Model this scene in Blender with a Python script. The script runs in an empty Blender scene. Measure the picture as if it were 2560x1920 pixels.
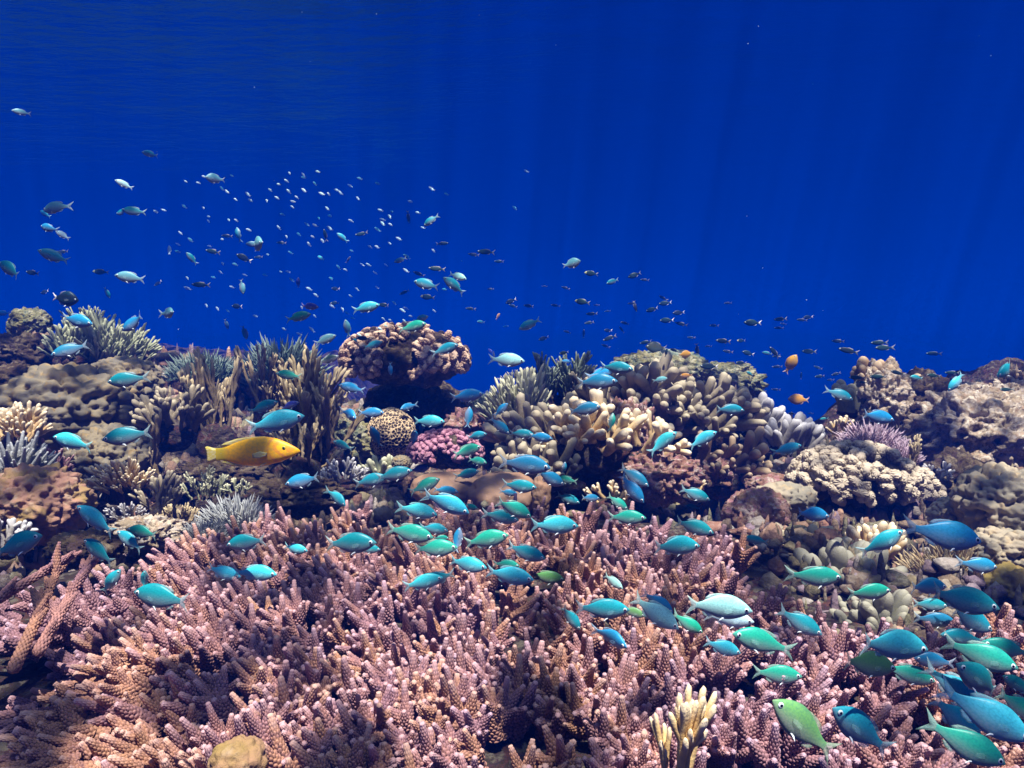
import bpy, math, random
import numpy as np
from mathutils import Vector, Matrix, Quaternion

S = bpy.context.scene
COL = S.collection
R = math.radians
random.seed(7)
# ------------------------------------------------------------------ camera, world, sun, exposure
F = 1828.0            # focal length in pixels of the 2560 wide photograph
PITCH, CZ = 2.5, 0.9
cam = bpy.data.cameras.new('camera')
camo = bpy.data.objects.new('camera', cam)
COL.objects.link(camo)
cam.sensor_width = 36
cam.lens = 36 * F / 2560
camo.location = (0, 0, CZ)
camo.rotation_euler = (R(90 - PITCH), 0, 0)
cam.clip_start = 0.02
cam.clip_end = 500
S.camera = camo

W = bpy.data.worlds.new('World')
S.world = W
W.use_nodes = True
EL, AZ = 70, 165
sky = W.node_tree.nodes.new('ShaderNodeTexSky')
sky.sky_type = 'NISHITA'
sky.sun_disc = False
sky.sun_elevation = R(EL)
sky.sun_rotation = R(AZ)
W.node_tree.links.new(sky.outputs[0], W.node_tree.nodes['Background'].inputs[0])
W.node_tree.nodes['Background'].inputs[1].default_value = 0.05

sun = bpy.data.lights.new('sun', 'SUN')
sun.energy = 5
sun.angle = R(0.5)
sun.color = (1, .95, .87)
suno = bpy.data.objects.new('sun', sun)
COL.objects.link(suno)
SUND = Vector((math.sin(R(AZ)) * math.cos(R(EL)), math.cos(R(AZ)) * math.cos(R(EL)), math.sin(R(EL))))
suno.rotation_euler = SUND.to_track_quat('Z', 'Y').to_euler()

S.view_settings.view_transform = 'Standard'
S.view_settings.look = 'None'
S.view_settings.gamma = 1
S.view_settings.exposure = 1.55
c = S.cycles
c.max_bounces = 6
c.diffuse_bounces = 3
c.glossy_bounces = 2
c.transparent_max_bounces = 10
c.volume_bounces = 0
c.caustics_reflective = False
c.sample_clamp_indirect = 4

# ------------------------------------------------------------------ helpers
RIGHT = Vector((1, 0, 0))
FWD = Vector((0, math.cos(R(PITCH)), -math.sin(R(PITCH))))
UP = Vector((0, math.sin(R(PITCH)), math.cos(R(PITCH))))
EYE = Vector((0, 0, CZ))


def P(px, py, d):
    return EYE + d * (FWD + RIGHT * ((px - 1280) / F) + UP * ((960 - py) / F))


def proj(p):
    v = Vector(p) - EYE
    d = v.dot(FWD)
    return 1280 + F * v.x / d, 960 - F * v.dot(UP) / d, d


def hsh(i, j, k, s):
    h = (i * 374761393 + j * 668265263 + k * 2147483647 + s * 974634777) & 0xFFFFFFFF
    h = ((h ^ (h >> 13)) * 1274126177) & 0xFFFFFFFF
    h = ((h ^ (h >> 16)) * 2246822519) & 0xFFFFFFFF
    return (h ^ (h >> 15)) / 4294967295.0


def vnoise(p, s=0):
    p = np.asarray(p, dtype=float)
    f = np.floor(p)
    i = f.astype(np.int64)
    t = p - f
    t = t * t * (3 - 2 * t)
    r = 0
    for a in (0, 1):
        for b in (0, 1):
            for e in (0, 1):
                w = (t[:, 0] if a else 1 - t[:, 0]) * (t[:, 1] if b else 1 - t[:, 1]) * (t[:, 2] if e else 1 - t[:, 2])
                r = r + w * hsh(i[:, 0] + a, i[:, 1] + b, i[:, 2] + e, s)
    return r * 2 - 1


def fbm(p, o=4, s=0, g=.5):
    r, a = 0, 1.0
    p = np.asarray(p, dtype=float)
    for k in range(o):
        r = r + a * vnoise(p * 2 ** k + 13.7 * k, s + k)
        a *= g
    return r


def worley(p, s=0):
    p = np.asarray(p, dtype=float)
    i = np.floor(p).astype(np.int64)
    f1 = np.full(len(p), 9.0)
    f2 = np.full(len(p), 9.0)
    for a in (-1, 0, 1):
        for b in (-1, 0, 1):
            for e in (-1, 0, 1):
                q = i + np.array((a, b, e))
                o = np.stack([hsh(q[:, 0], q[:, 1], q[:, 2], s + 31 * m) for m in (1, 2, 3)], 1)
                d = np.linalg.norm(q + .15 + .7 * o - p, axis=1)
                f2 = np.minimum(f2, np.maximum(f1, d))
                f1 = np.minimum(f1, d)
    return f1, f2


def mesh(name, V, Fc, mats, attrs=None, mi=None, smooth=True):
    V = np.asarray(V, dtype=np.float32)
    me = bpy.data.meshes.new(name)
    if isinstance(Fc, np.ndarray):
        n, k = Fc.shape
        me.vertices.add(len(V))
        me.vertices.foreach_set('co', V.ravel())
        me.loops.add(n * k)
        me.loops.foreach_set('vertex_index', Fc.astype(np.int32).ravel())
        me.polygons.add(n)
        me.polygons.foreach_set('loop_start', np.arange(0, n * k, k, dtype=np.int32))
        me.polygons.foreach_set('loop_total', np.full(n, k, dtype=np.int32))
        me.update(calc_edges=True)
    else:
        me.from_pydata(V.tolist(), [], Fc)
    n = len(me.polygons)
    me.polygons.foreach_set('use_smooth', np.full(n, smooth, dtype=bool))
    if mi is not None:
        me.polygons.foreach_set('material_index', np.asarray(mi, dtype=np.int32))
    for k, a in (attrs or {}).items():
        a = np.asarray(a, dtype=np.float32)
        if a.ndim == 1:
            me.attributes.new(k, 'FLOAT', 'POINT').data.foreach_set('value', a)
        else:
            me.attributes.new(k, 'FLOAT_COLOR', 'POINT').data.foreach_set('color', np.c_[a, np.ones(len(a), dtype=np.float32)].astype(np.float32).ravel())
    for m in (mats if isinstance(mats, (list, tuple)) else [mats]):
        me.materials.append(m)
    return me


def obj(name, me, parent=None, M=None, **kw):
    o = bpy.data.objects.new(name, me)
    COL.objects.link(o)
    if parent is not None:
        o.parent = parent
    if M is not None:
        o.matrix_basis = M
    for k, v in kw.items():
        if v is not None:
            o[k] = v
    return o


def join(parts):
    """[(V, F, attrs)] -> one"""
    Vs, Fs, n = [], [], 0
    A = {}
    for V, Fq, a in parts:
        Vs.append(V)
        Fs.append(Fq + n)
        n += len(V)
        for k, v in a.items():
            A.setdefault(k, []).append(v)
    return np.concatenate(Vs), np.concatenate(Fs), {k: np.concatenate(v) for k, v in A.items()}


# ------------------------------------------------------------------ materials
class NT:
    def __init__(s, name):
        s.m = bpy.data.materials.new(name)
        s.m.use_nodes = True
        s.t = s.m.node_tree
        s.b = s.t.nodes.get('Principled BSDF')
        s.out = s.t.nodes['Material Output']

    def n(s, typ, **kw):
        x = s.t.nodes.new('ShaderNode' + typ)
        for k, v in kw.items():
            setattr(x, k, v)
        return x

    def l(s, a, b):
        s.t.links.new(a, b)

    def val(s, inp, v):
        if isinstance(v, bpy.types.NodeSocket):
            s.l(v, inp)
        elif isinstance(v, tuple) and len(v) == 3 and inp.type == 'RGBA':
            inp.default_value = (*v, 1)
        else:
            inp.default_value = v

    def noise(s, co, scale, detail=3, rough=.55, w=None):
        x = s.n('TexNoise')
        x.inputs['Scale'].default_value = scale
        x.inputs['Detail'].default_value = detail
        x.inputs['Roughness'].default_value = rough
        if co is not None:
            s.l(co, x.inputs['Vector'])
        return x

    def mix(s, f, a, b, mode='MIX'):
        x = s.n('Mix', data_type='RGBA', blend_type=mode)
        s.val(x.inputs[0], f)
        s.val(x.inputs[6], a)
        s.val(x.inputs[7], b)
        return x.outputs[2]

    def rng(s, v, a, b, c0=0., c1=1.):
        x = s.n('MapRange', interpolation_type='SMOOTHSTEP')
        s.val(x.inputs[0], v)
        for i, q in enumerate((a, b, c0, c1)):
            x.inputs[1 + i].default_value = q
        return x.outputs[0]

    def math(s, op, a, b=0.):
        x = s.n('Math', operation=op)
        s.val(x.inputs[0], a)
        s.val(x.inputs[1], b)
        return x.outputs[0]

    def attr(s, name):
        return s.n('Attribute', attribute_name=name)

    def bump(s, h, dist, strength=1.):
        x = s.n('Bump')
        x.inputs['Strength'].default_value = strength
        x.inputs['Distance'].default_value = dist
        s.l(h, x.inputs['Height'])
        s.l(x.outputs[0], s.b.inputs['Normal'])
        return x


def coral_mat(name, base, tip, gap=None, alt=None, tip0=.72, tip1=1., fine=400, fd=.0006, rough=.75, cups=False):
    """living coral skin: base colour, pale growing tips, darker gaps between the cups, a second tint by colony part"""
    k = NT(name)
    geo = k.n('NewGeometry')
    oi = k.n('ObjectInfo')
    n1 = k.noise(geo.outputs['Position'], 22, 4)
    col = k.mix(k.rng(n1.outputs[0], .35, .68), base, alt or tuple(v * .65 for v in base))
    col = k.mix(k.math('MULTIPLY', oi.outputs['Random'], .75), col, alt or base)
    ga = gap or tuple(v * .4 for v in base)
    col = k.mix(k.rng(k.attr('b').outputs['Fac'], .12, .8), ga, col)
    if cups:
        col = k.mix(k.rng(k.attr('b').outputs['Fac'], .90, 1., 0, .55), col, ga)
    col = k.mix(k.rng(k.attr('t').outputs['Fac'], tip0, tip1, 0, .9), col, tip)
    n2 = k.noise(geo.outputs['Position'], 140, 3)
    col = k.mix(k.rng(n2.outputs[0], .3, .7, 0, .35), col, tuple(min(1, v * 1.9) for v in base))
    k.l(col, k.b.inputs['Base Color'])
    k.b.inputs['Roughness'].default_value = rough
    k.b.inputs['Specular IOR Level'].default_value = .25
    n3 = k.noise(geo.outputs['Position'], fine, 2)
    k.bump(n3.outputs[0], fd)
    return k.m


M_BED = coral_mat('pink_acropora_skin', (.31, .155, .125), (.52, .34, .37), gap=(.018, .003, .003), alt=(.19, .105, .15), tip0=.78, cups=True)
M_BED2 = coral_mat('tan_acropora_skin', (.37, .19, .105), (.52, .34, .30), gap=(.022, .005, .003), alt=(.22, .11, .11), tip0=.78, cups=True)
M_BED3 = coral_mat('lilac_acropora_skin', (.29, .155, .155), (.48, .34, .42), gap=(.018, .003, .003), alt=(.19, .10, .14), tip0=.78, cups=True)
M_CAUL = coral_mat('brown_cauliflower_skin', (.40, .27, .18), (.58, .43, .30), gap=(.05, .018, .008), alt=(.25, .16, .12), tip0=.8)
M_PALEC = coral_mat('pale_cauliflower_skin', (.30, .24, .155), (.50, .43, .33), gap=(.06, .04, .02), alt=(.15, .135, .11), tip0=.6)
M_PURP = coral_mat('purple_cauliflower_skin', (.25, .10, .17), (.42, .22, .27), gap=(.05, .015, .025), alt=(.36, .15, .16), tip0=.7)
M_FORE = coral_mat('cream_yellow_finger_skin', (.62, .42, .19), (.85, .72, .52), alt=(.55, .35, .15), tip0=.8)
M_GREY = coral_mat('grey_finger_skin', (.19, .155, .095), (.42, .37, .26), alt=(.12, .10, .07), tip0=.75)
M_CREAM = coral_mat('cream_finger_skin', (.46, .34, .17), (.72, .64, .48), alt=(.34, .22, .10), tip0=.7)
M_WHITE = coral_mat('chalky_finger_skin', (.27, .255, .24), (.52, .52, .54), alt=(.18, .165, .15), tip0=.6)
M_BROWN = coral_mat('brown_finger_skin', (.19, .11, .05), (.45, .36, .24), alt=(.13, .09, .05), tip0=.8)
M_FIRE = coral_mat('fire_coral_skin', (.22, .155, .07), (.55, .46, .28), alt=(.15, .12, .08), tip0=.8)
M_STAG = coral_mat('pale_staghorn_skin', (.30, .28, .14), (.55, .55, .4), alt=(.18, .21, .15), tip0=.7)
M_PLUME = coral_mat('green_plume_skin', (.11, .14, .085), (.28, .33, .25), alt=(.1, .14, .1), tip0=.7)
M_BLUEG = coral_mat('blue_grey_spiky_skin', (.16, .18, .19), (.42, .44, .44), alt=(.22, .20, .16), tip0=.6)
M_TEAL = coral_mat('blue_green_fuzzy_skin', (.10, .16, .13), (.30, .38, .32), alt=(.07, .11, .10), tip0=.6)
M_LILAC = coral_mat('lilac_spiky_skin', (.36, .25, .30), (.60, .5, .56), alt=(.3, .2, .24), tip0=.6)
M_YSP = coral_mat('straw_spiky_skin', (.29, .20, .09), (.55, .46, .28), alt=(.16, .11, .06), tip0=.6)
M_BUSH = coral_mat('olive_bush_skin', (.17, .18, .09), (.55, .58, .38), alt=(.1, .13, .09), tip0=.65)
M_KNOB = coral_mat('olive_knob_skin', (.13, .125, .075), (.30, .29, .23), alt=(.09, .095, .08), tip0=.55)


def lump_mat(name, a, b, d, bscale=60, bd=.002, scale=14):
    k = NT(name)
    geo = k.n('NewGeometry')
    n1 = k.noise(geo.outputs['Position'], scale, 4)
    n2 = k.noise(geo.outputs['Position'], scale * 3.1, 4)
    col = k.mix(k.rng(n1.outputs[0], .38, .62), a, b)
    col = k.mix(k.rng(n2.outputs[0], .52, .7, 0, .7), col, d)
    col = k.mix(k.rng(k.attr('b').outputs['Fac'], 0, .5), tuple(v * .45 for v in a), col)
    k.l(col, k.b.inputs['Base Color'])
    k.b.inputs['Roughness'].default_value = .8
    k.b.inputs['Specular IOR Level'].default_value = .2
    n3 = k.noise(geo.outputs['Position'], bscale, 6, .65)
    k.bump(n3.outputs[0], bd)
    return k.m


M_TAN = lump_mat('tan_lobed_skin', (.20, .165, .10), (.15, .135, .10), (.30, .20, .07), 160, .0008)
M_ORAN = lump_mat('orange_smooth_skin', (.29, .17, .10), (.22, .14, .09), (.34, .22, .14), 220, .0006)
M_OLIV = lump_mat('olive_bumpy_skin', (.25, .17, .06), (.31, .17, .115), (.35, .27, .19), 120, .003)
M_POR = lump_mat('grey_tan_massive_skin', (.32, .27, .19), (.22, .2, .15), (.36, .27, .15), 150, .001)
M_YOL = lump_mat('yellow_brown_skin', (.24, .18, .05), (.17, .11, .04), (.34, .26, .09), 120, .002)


def rock_mat(name, cols, s=1., bd=.02, col_attr=False, dark=.72):
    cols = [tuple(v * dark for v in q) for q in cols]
    k = NT(name)
    geo = k.n('NewGeometry')
    p = geo.outputs['Position']
    w = k.noise(p, 5 * s, 3)
    wp = k.mix(.06, p, w.outputs['Color'])
    col = cols[0]
    for i, cc in enumerate(cols[1:]):
        m = k.n('Mapping')
        m.inputs['Location'].default_value = (3.3 * i, 1.7 * i, .9 * i)
        k.l(wp, m.inputs[0])
        nn = k.noise(m.outputs[0], (9, 17, 31, 46, 60)[i % 5] * s, 5, .65)
        col = k.mix(k.rng(nn.outputs[0], .50, .62), col, cc)
    if col_attr:
        col = k.mix(.6, col, k.attr('col').outputs['Color'])
    k.l(col, k.b.inputs['Base Color'])
    k.b.inputs['Roughness'].default_value = .9
    k.b.inputs['Specular IOR Level'].default_value = .15
    n3 = k.noise(p, 45 * s, 8, .7)
    v = k.n('TexVoronoi')
    v.inputs['Scale'].default_value = 70 * s
    k.l(wp, v.inputs[0])
    h = k.math('ADD', n3.outputs[0], k.math('MULTIPLY', v.outputs[0], .35))
    k.bump(h, bd)
    return k.m


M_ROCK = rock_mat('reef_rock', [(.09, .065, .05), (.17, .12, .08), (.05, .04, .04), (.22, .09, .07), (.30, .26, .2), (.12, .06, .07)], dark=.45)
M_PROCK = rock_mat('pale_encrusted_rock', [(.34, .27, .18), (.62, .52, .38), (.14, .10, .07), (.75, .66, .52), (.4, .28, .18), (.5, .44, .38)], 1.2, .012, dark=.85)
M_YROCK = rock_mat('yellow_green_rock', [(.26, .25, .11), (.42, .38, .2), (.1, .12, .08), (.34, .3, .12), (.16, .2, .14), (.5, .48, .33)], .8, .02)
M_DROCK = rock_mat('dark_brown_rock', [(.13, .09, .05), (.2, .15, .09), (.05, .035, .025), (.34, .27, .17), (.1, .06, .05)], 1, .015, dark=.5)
M_PINKR = rock_mat('pink_encrusted_rock', [(.32, .16, .11), (.5, .3, .24), (.12, .06, .05), (.62, .5, .44), (.42, .2, .22), (.3, .2, .12)], 1.3, .01)
M_RUB = rock_mat('reef_growth', [(.2, .14, .1), (.34, .25, .18), (.09, .06, .05), (.45, .4, .34)], 1.5, .008, True, .6)


# ------------------------------------------------------------------ geometry makers
def tube(path, rad, m=10, knob=None, t0=0., t1=1.):
    """swept tube with a rounded tip; knob=(columns, row spacing, height) adds the cups of a knobbly coral"""
    path = np.asarray(path, dtype=float)
    rad = np.asarray(rad, dtype=float)
    n = len(path)
    T = np.gradient(path, axis=0)
    T /= np.linalg.norm(T, axis=1)[:, None]
    ref = np.array((0, 1., 0)) if abs(T[0, 1]) < .8 else np.array((1., 0, 0))
    X = np.cross(ref[None], T)
    X /= np.linalg.norm(X, axis=1)[:, None]
    Y = np.cross(T, X)
    th = np.arange(m) / m * 2 * math.pi
    D = X[:, None, :] * np.cos(th)[None, :, None] + Y[:, None, :] * np.sin(th)[None, :, None]
    rr = np.repeat(rad[:, None], m, 1)
    b = np.ones((n, m))
    off = 0
    if knob:
        K, dz, A = knob
        s = np.r_[0, np.cumsum(np.linalg.norm(np.diff(path, axis=0), axis=1))]
        b = np.zeros((n, m))
        for dj in (-1, 0, 1, 2):
            j = np.floor(s / dz) + dj
            dy = (s - j * dz)[:, None] / (.60 * dz)
            u = th[None, :] / (2 * math.pi) * K - .5 * (j % 2)[:, None]
            du = (u - np.round(u)) / .47
            q = np.sqrt(np.clip(1 - du ** 2 - dy ** 2, 0, 1))
            b = np.maximum(b, q)
        fade = np.clip(rad / rad.max() * 1.25, 0, 1)[:, None]
        rr = rr + A * b * fade
        off = T[:, None, :] * (b * A * .8 * fade)[:, :, None]
    V = path[:, None, :] + D * rr[:, :, None] + off
    i = np.arange(n - 1)[:, None] * m
    j = np.arange(m)[None, :]
    jn = (j + 1) % m
    Q = np.stack([i + j, i + jn, i + m + jn, i + m + j], -1).reshape(-1, 4)
    t = np.repeat(np.linspace(t0, t1, n)[:, None], m, 1)
    return V.reshape(-1, 3), Q, {'t': t.ravel(), 'b': b.ravel()}


def taper(n, r0, r1, cap=.12, pw=1.):
    """radii along a finger with a rounded cap"""
    t = np.linspace(0, 1, n)
    r = r0 + (r1 - r0) * t ** pw
    q = np.clip((t - (1 - cap)) / cap, 0, 1)
    return r * np.sqrt(np.clip(1 - q ** 2, 0.0004, 1))


def curve(p0, d0, L, n, bend=(0, 0, 0)):
    p0, d0, bend = np.array(p0, float), np.array(d0, float), np.array(bend, float)
    d0 = d0 / np.linalg.norm(d0)
    t = np.linspace(0, 1, n)[:, None]
    return p0 + d0 * L * t + bend * L * t ** 2


def knob_finger(p0, d, L, r0, m=54, rs=6.):
    dz = .0046
    n = int(L / dz * rs)
    d = np.array(d, float)
    b = np.array((random.uniform(-.1, .1), random.uniform(-.1, .1), .12))
    path = curve(p0, d, L, n, b)
    rad = taper(n, r0, r0 * .24, .03, 1.)
    return tube(path, rad, m, (8, dz, .0026))


def knob_cluster(sd, H=.075, r=.012, sides=3, detail=1.):
    random.seed(sd)
    m = int(44 * detail)
    parts = [knob_finger((0, 0, -.02), (random.uniform(-.12, .12), random.uniform(-.12, .12), 1), H + .02, r, m, 6 * detail)]
    a0 = random.uniform(0, 6.28)
    for i in range(sides):
        a = a0 + i * 6.283 / max(1, sides) + random.uniform(-.4, .4)
        z = random.uniform(.0, .42) * H
        tilt = random.uniform(.45, 1.05)
        parts.append(knob_finger((math.cos(a) * r * .3, math.sin(a) * r * .3, z), (math.cos(a) * tilt, math.sin(a) * tilt, 1), H * random.uniform(.35, .75), r * random.uniform(.72, .92), m, 6 * detail))
    return join(parts)


def smooth_branch(sd, r=.1, forks=3, m=12, spread=.7, low=.25, lump=.12, flat=1.):
    """unit-high branch with forks"""
    random.seed(sd)
    n = 30
    bend = (random.uniform(-.2, .2), random.uniform(-.2, .2), 0)
    main = curve((0, 0, -.1), (0, 0, 1), 1.05, n, bend)
    parts = [tube(main, taper(n, r * 1.15, r * .85, r * .9), m, None, 0, 1)]
    a0 = random.uniform(0, 6.28)
    for i in range(forks):
        k = int(n * random.uniform(low, .75))
        z = k / n
        a = a0 + i * 2.4 + random.uniform(-.4, .4)
        L = max(.16, (1 - z) * random.uniform(.65, 1.1))
        s = spread * random.uniform(.6, 1.2)
        cv = curve(main[k], (math.cos(a) * s, math.sin(a) * s, 1), L, 18, (0, 0, .15))
        parts.append(tube(cv, taper(18, r * .92, r * .78, r * .85 / L), m, None, z, 1))
        if L > .4 and random.random() < .6:
            a2 = a + random.uniform(-1, 1)
            cv2 = curve(cv[6], (math.cos(a2) * s * 1.3, math.sin(a2) * s * 1.3, 1), L * .45, 10, (0, 0, .2))
            parts.append(tube(cv2, taper(10, r * .8, r * .7, min(.6, r * .8 / (L * .45))), m, None, z + .3 * L, 1))
    V, Q, A = join(parts)
    V = V + (lump * r * np.stack([vnoise(V * (4.2 / r * .1) + 5 * q, sd + q) for q in range(3)], 1))
    V[:, 1] *= flat
    return V, Q, A


def tuft(sd, n=9, r=.028, spread=.55, m=6):
    random.seed(sd)
    parts = []
    for i in range(n):
        a = random.uniform(0, 6.28)
        s = random.uniform(0, spread)
        L = random.uniform(.6, 1)
        parts.append(tube(curve((math.cos(a) * s * .15, math.sin(a) * s * .15, -.05), (math.cos(a) * s, math.sin(a) * s, 1), L, 9), taper(9, r * 1.3, r * .6, .12), m, None, .1, 1))
        for q in range(2):
            z = random.uniform(.3, .7)
            a2 = a + random.uniform(-2, 2)
            b0 = np.array((math.cos(a) * s, math.sin(a) * s, 1))
            b0 = b0 / np.linalg.norm(b0) * L * z
            parts.append(tube(curve(b0, (math.cos(a2), math.sin(a2), 1.1), L * .25, 5), taper(5, r * .8, r * .5, .25), m, None, .6, 1))
    return join(parts)


def ico(sub):
    import bmesh
    bm = bmesh.new()
    bmesh.ops.create_icosphere(bm, subdivisions=sub, radius=1)
    V = np.array([v.co[:] for v in bm.verts])
    Q = np.array([[v.index for v in f.verts] for f in bm.faces])
    bm.free()
    return V, Q


ICO = {i: ico(i) for i in (2, 3, 5, 6)}


def lobe(sd, club=1.25):
    """verrucose lobe of a cauliflower coral: unit high, covered with small warts"""
    random.seed(sd)
    n, m = 44, 48
    t = np.linspace(0, 1, n)
    r = .22 + .19 * np.sin(np.clip(t * 1.3, 0, 1) * math.pi * .5) ** 2
    q = np.clip((t - .62) / .38, 0, 1)
    r = r * np.sqrt(np.clip(1 - q ** 2, 0.0005, 1))
    V, Q, A = tube(curve((0, 0, 0), (0, 0, 1), 1, n), r, m, (9, .155, .075))
    V = V * np.array((random.uniform(.9, 1.35), random.uniform(.7, 1), 1))
    V = V + .10 * np.stack([vnoise(V * 2.3 + 7 * q2, sd + q2) for q2 in range(3)], 1)
    return V, Q, A


def lobes3(sd):
    parts = [lobe(sd)]
    rn = random.Random(sd)
    a0 = rn.uniform(0, 6.28)
    for i in range(2):
        V, Q, A = lobe(sd + 50 * (i + 1))
        a = a0 + i * rn.uniform(1.8, 3.4)
        k = Matrix.Translation((math.cos(a) * .34, math.sin(a) * .34, rn.uniform(-.05, .12))) @ Matrix.Rotation(rn.uniform(0, 6), 4, 'Z')
        t = np.array(k)
        tl = np.array(((1, 0, math.cos(a) * .45), (0, 1, math.sin(a) * .45), (0, 0, .82)))
        V = (V * rn.uniform(.7, .9)) @ t[:3, :3].T @ tl.T + t[:3, 3] * .4
        parts.append((V, Q, A))
    V, Q, A = join(parts)
    return V * .9, Q, A


def rings(me_name, builder, mats, k):
    return [mesh(me_name, *(lambda r: (r[0], r[1], mats, r[2]))(builder(i))) for i in range(k)]


def variants(name, fn, seeds):
    out = []
    for s in seeds:
        V, Q, A = fn(s)
        out.append((name, V, Q, A))
    return out


VAR = {
    'smooth': variants('branch', lambda s: smooth_branch(s, .078, 4, 12, 1.0, .3, .15), range(10, 18)),
    'flat': variants('branch', lambda s: smooth_branch(s, .09, 5, 12, .8, .15, .2, .6), range(20, 25)),
    'column': variants('branch', lambda s: smooth_branch(s, .034, 7, 9, .26, .35, .8), range(30, 38)),
    'thin': variants('branch', lambda s: smooth_branch(s, .030, 7, 7, .5, .15, .3), range(40, 46)),
    'fat': variants('branch', lambda s: smooth_branch(s, .24, 1, 14, .8, .25, .1), range(50, 55)),
    'tuft': variants('branch', lambda s: tuft(s), range(60, 65)),
    'lobe': variants('branch', lambda s: lobes3(s), range(70, 75)),
    'knob': variants('branch', lambda s: (lambda r: (r[0] / .075, r[1], r[2]))(knob_cluster(s, .075, .009, 3, .55)), range(80, 84)),
}
CACHE = {}


def var_mesh(kind, i, mat):
    key = (kind, i, mat.name)
    if key not in CACHE:
        name, V, Q, A = VAR[kind][i]
        CACHE[key] = mesh(name, V, Q, mat, A)
    return CACHE[key]


def basis(d, spin, s):
    d = Vector(d).normalized()
    q = d.to_track_quat('Z', 'Y') @ Quaternion((0, 0, 1), spin)
    return q.to_matrix().to_4x4() @ Matrix.Diagonal((s[0], s[1], s[2], 1)) if isinstance(s, tuple) else q.to_matrix().to_4x4() @ Matrix.Scale(s, 4)


def lumpy(V, Q, rx, ry, rz, lobes=3., amp=.25, rough=.05, seed=0, holes=0.):
    """an ellipsoid covered in rounded lobes"""
    q = np.array((rx, ry, rz)) / (rx * ry * rz) ** (1 / 3)
    V0, V = V, V * q
    f1, f2 = worley(V * lobes + seed * 7.1, seed)
    cell = np.sqrt(np.clip(1 - (f1 / .85) ** 2, 0, 1))
    f3, f4 = worley(V * lobes * 2.3 + seed * 3.3, seed + 5)
    cell2 = np.sqrt(np.clip(1 - (f3 / .85) ** 2, 0, 1))
    d = 1 + amp * (cell - .6) + amp * .35 * (cell2 - .6) + rough * fbm(V * 6 + seed, 4, seed) + .10 * fbm(V * 1.3 + seed, 2, seed + 3)
    if holes:
        f5, _ = worley(V * lobes * 1.3 + 20 + seed, seed + 9)
        d = d - holes * np.clip(1 - f5 / .38, 0, 1)
    Vn = V0 * d[:, None] * np.array((rx, ry, rz))
    return Vn, Q, {'b': np.clip(.25 + .5 * cell + .4 * cell2, 0, 1), 't': V0[:, 2] * .5 + .5}


def boulder(name, label, cat, px, py, d, w, h, mat, lobes=3., amp=.25, rough=.05, seed=0, sub=5, dep=1., holes=0., group=None, parent=None):
    rx, rz = w * d / F / 2, h * d / F / 2
    V, Q = ICO[sub]
    me = mesh(name, *(lambda r: (r[0], r[1], mat, r[2]))(lumpy(V, Q, rx, min(rx, rz * 1.6) * dep, rz, lobes, amp, rough, seed, holes)))
    o = obj(name, me, parent, None, label=label, category=cat, group=group)
    o.location = P(px, py, d)
    return o


def colony(name, label, cat, px, py, d, w, h, kind, n, mat, lean=(0, 0), fan=1., thick=1., seed=0, group=None, base_mat=None, depth=.6, hv=.25, part='branch', baseh=.25):
    """a coral colony standing on a small base: px, py is the middle of its picture, w and h its size there"""
    random.seed(seed + 1000)
    W_, H_ = w * d / F, h * d / F
    root = obj(name, None, None, None, label=label, category=cat, group=group)
    b0 = P(px, py + h / 2, d)
    root.location = b0
    V, Q = ICO[3]
    bv, bq, ba = lumpy(V, Q, W_ * .42, W_ * .42 * depth, H_ * baseh, 2.5, .3, .12, seed)
    bme = mesh('base', bv, bq, base_mat or M_ROCK, ba)
    obj('base', bme, root)
    kk = len(VAR[kind])
    for i in range(n):
        f = (i + .5) / n
        a = i * 2.39996
        rr = math.sqrt(f)
        ux, uy = rr * math.cos(a) + random.uniform(-.08, .08), rr * math.sin(a) + random.uniform(-.08, .08)
        pos = Vector((ux * W_ * .34, uy * W_ * .34 * depth, H_ * baseh * .7 * (1 - rr * rr)))
        dr = Vector((ux * fan + lean[0] + random.gauss(0, .2), uy * fan * .7 + lean[1] + random.gauss(0, .2), 1 + random.uniform(-.1, .1)))
        Lg = H_ * (1 - baseh * .5) * (1 - .3 * rr ** 2) * random.uniform(1 - hv, 1 + hv * .6)
        M = Matrix.Translation(pos) @ basis(dr, random.uniform(0, 6.28), (Lg * thick, Lg * thick, Lg))
        obj(part, var_mesh(kind, random.randrange(kk), mat), root, M)
    return root


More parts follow.
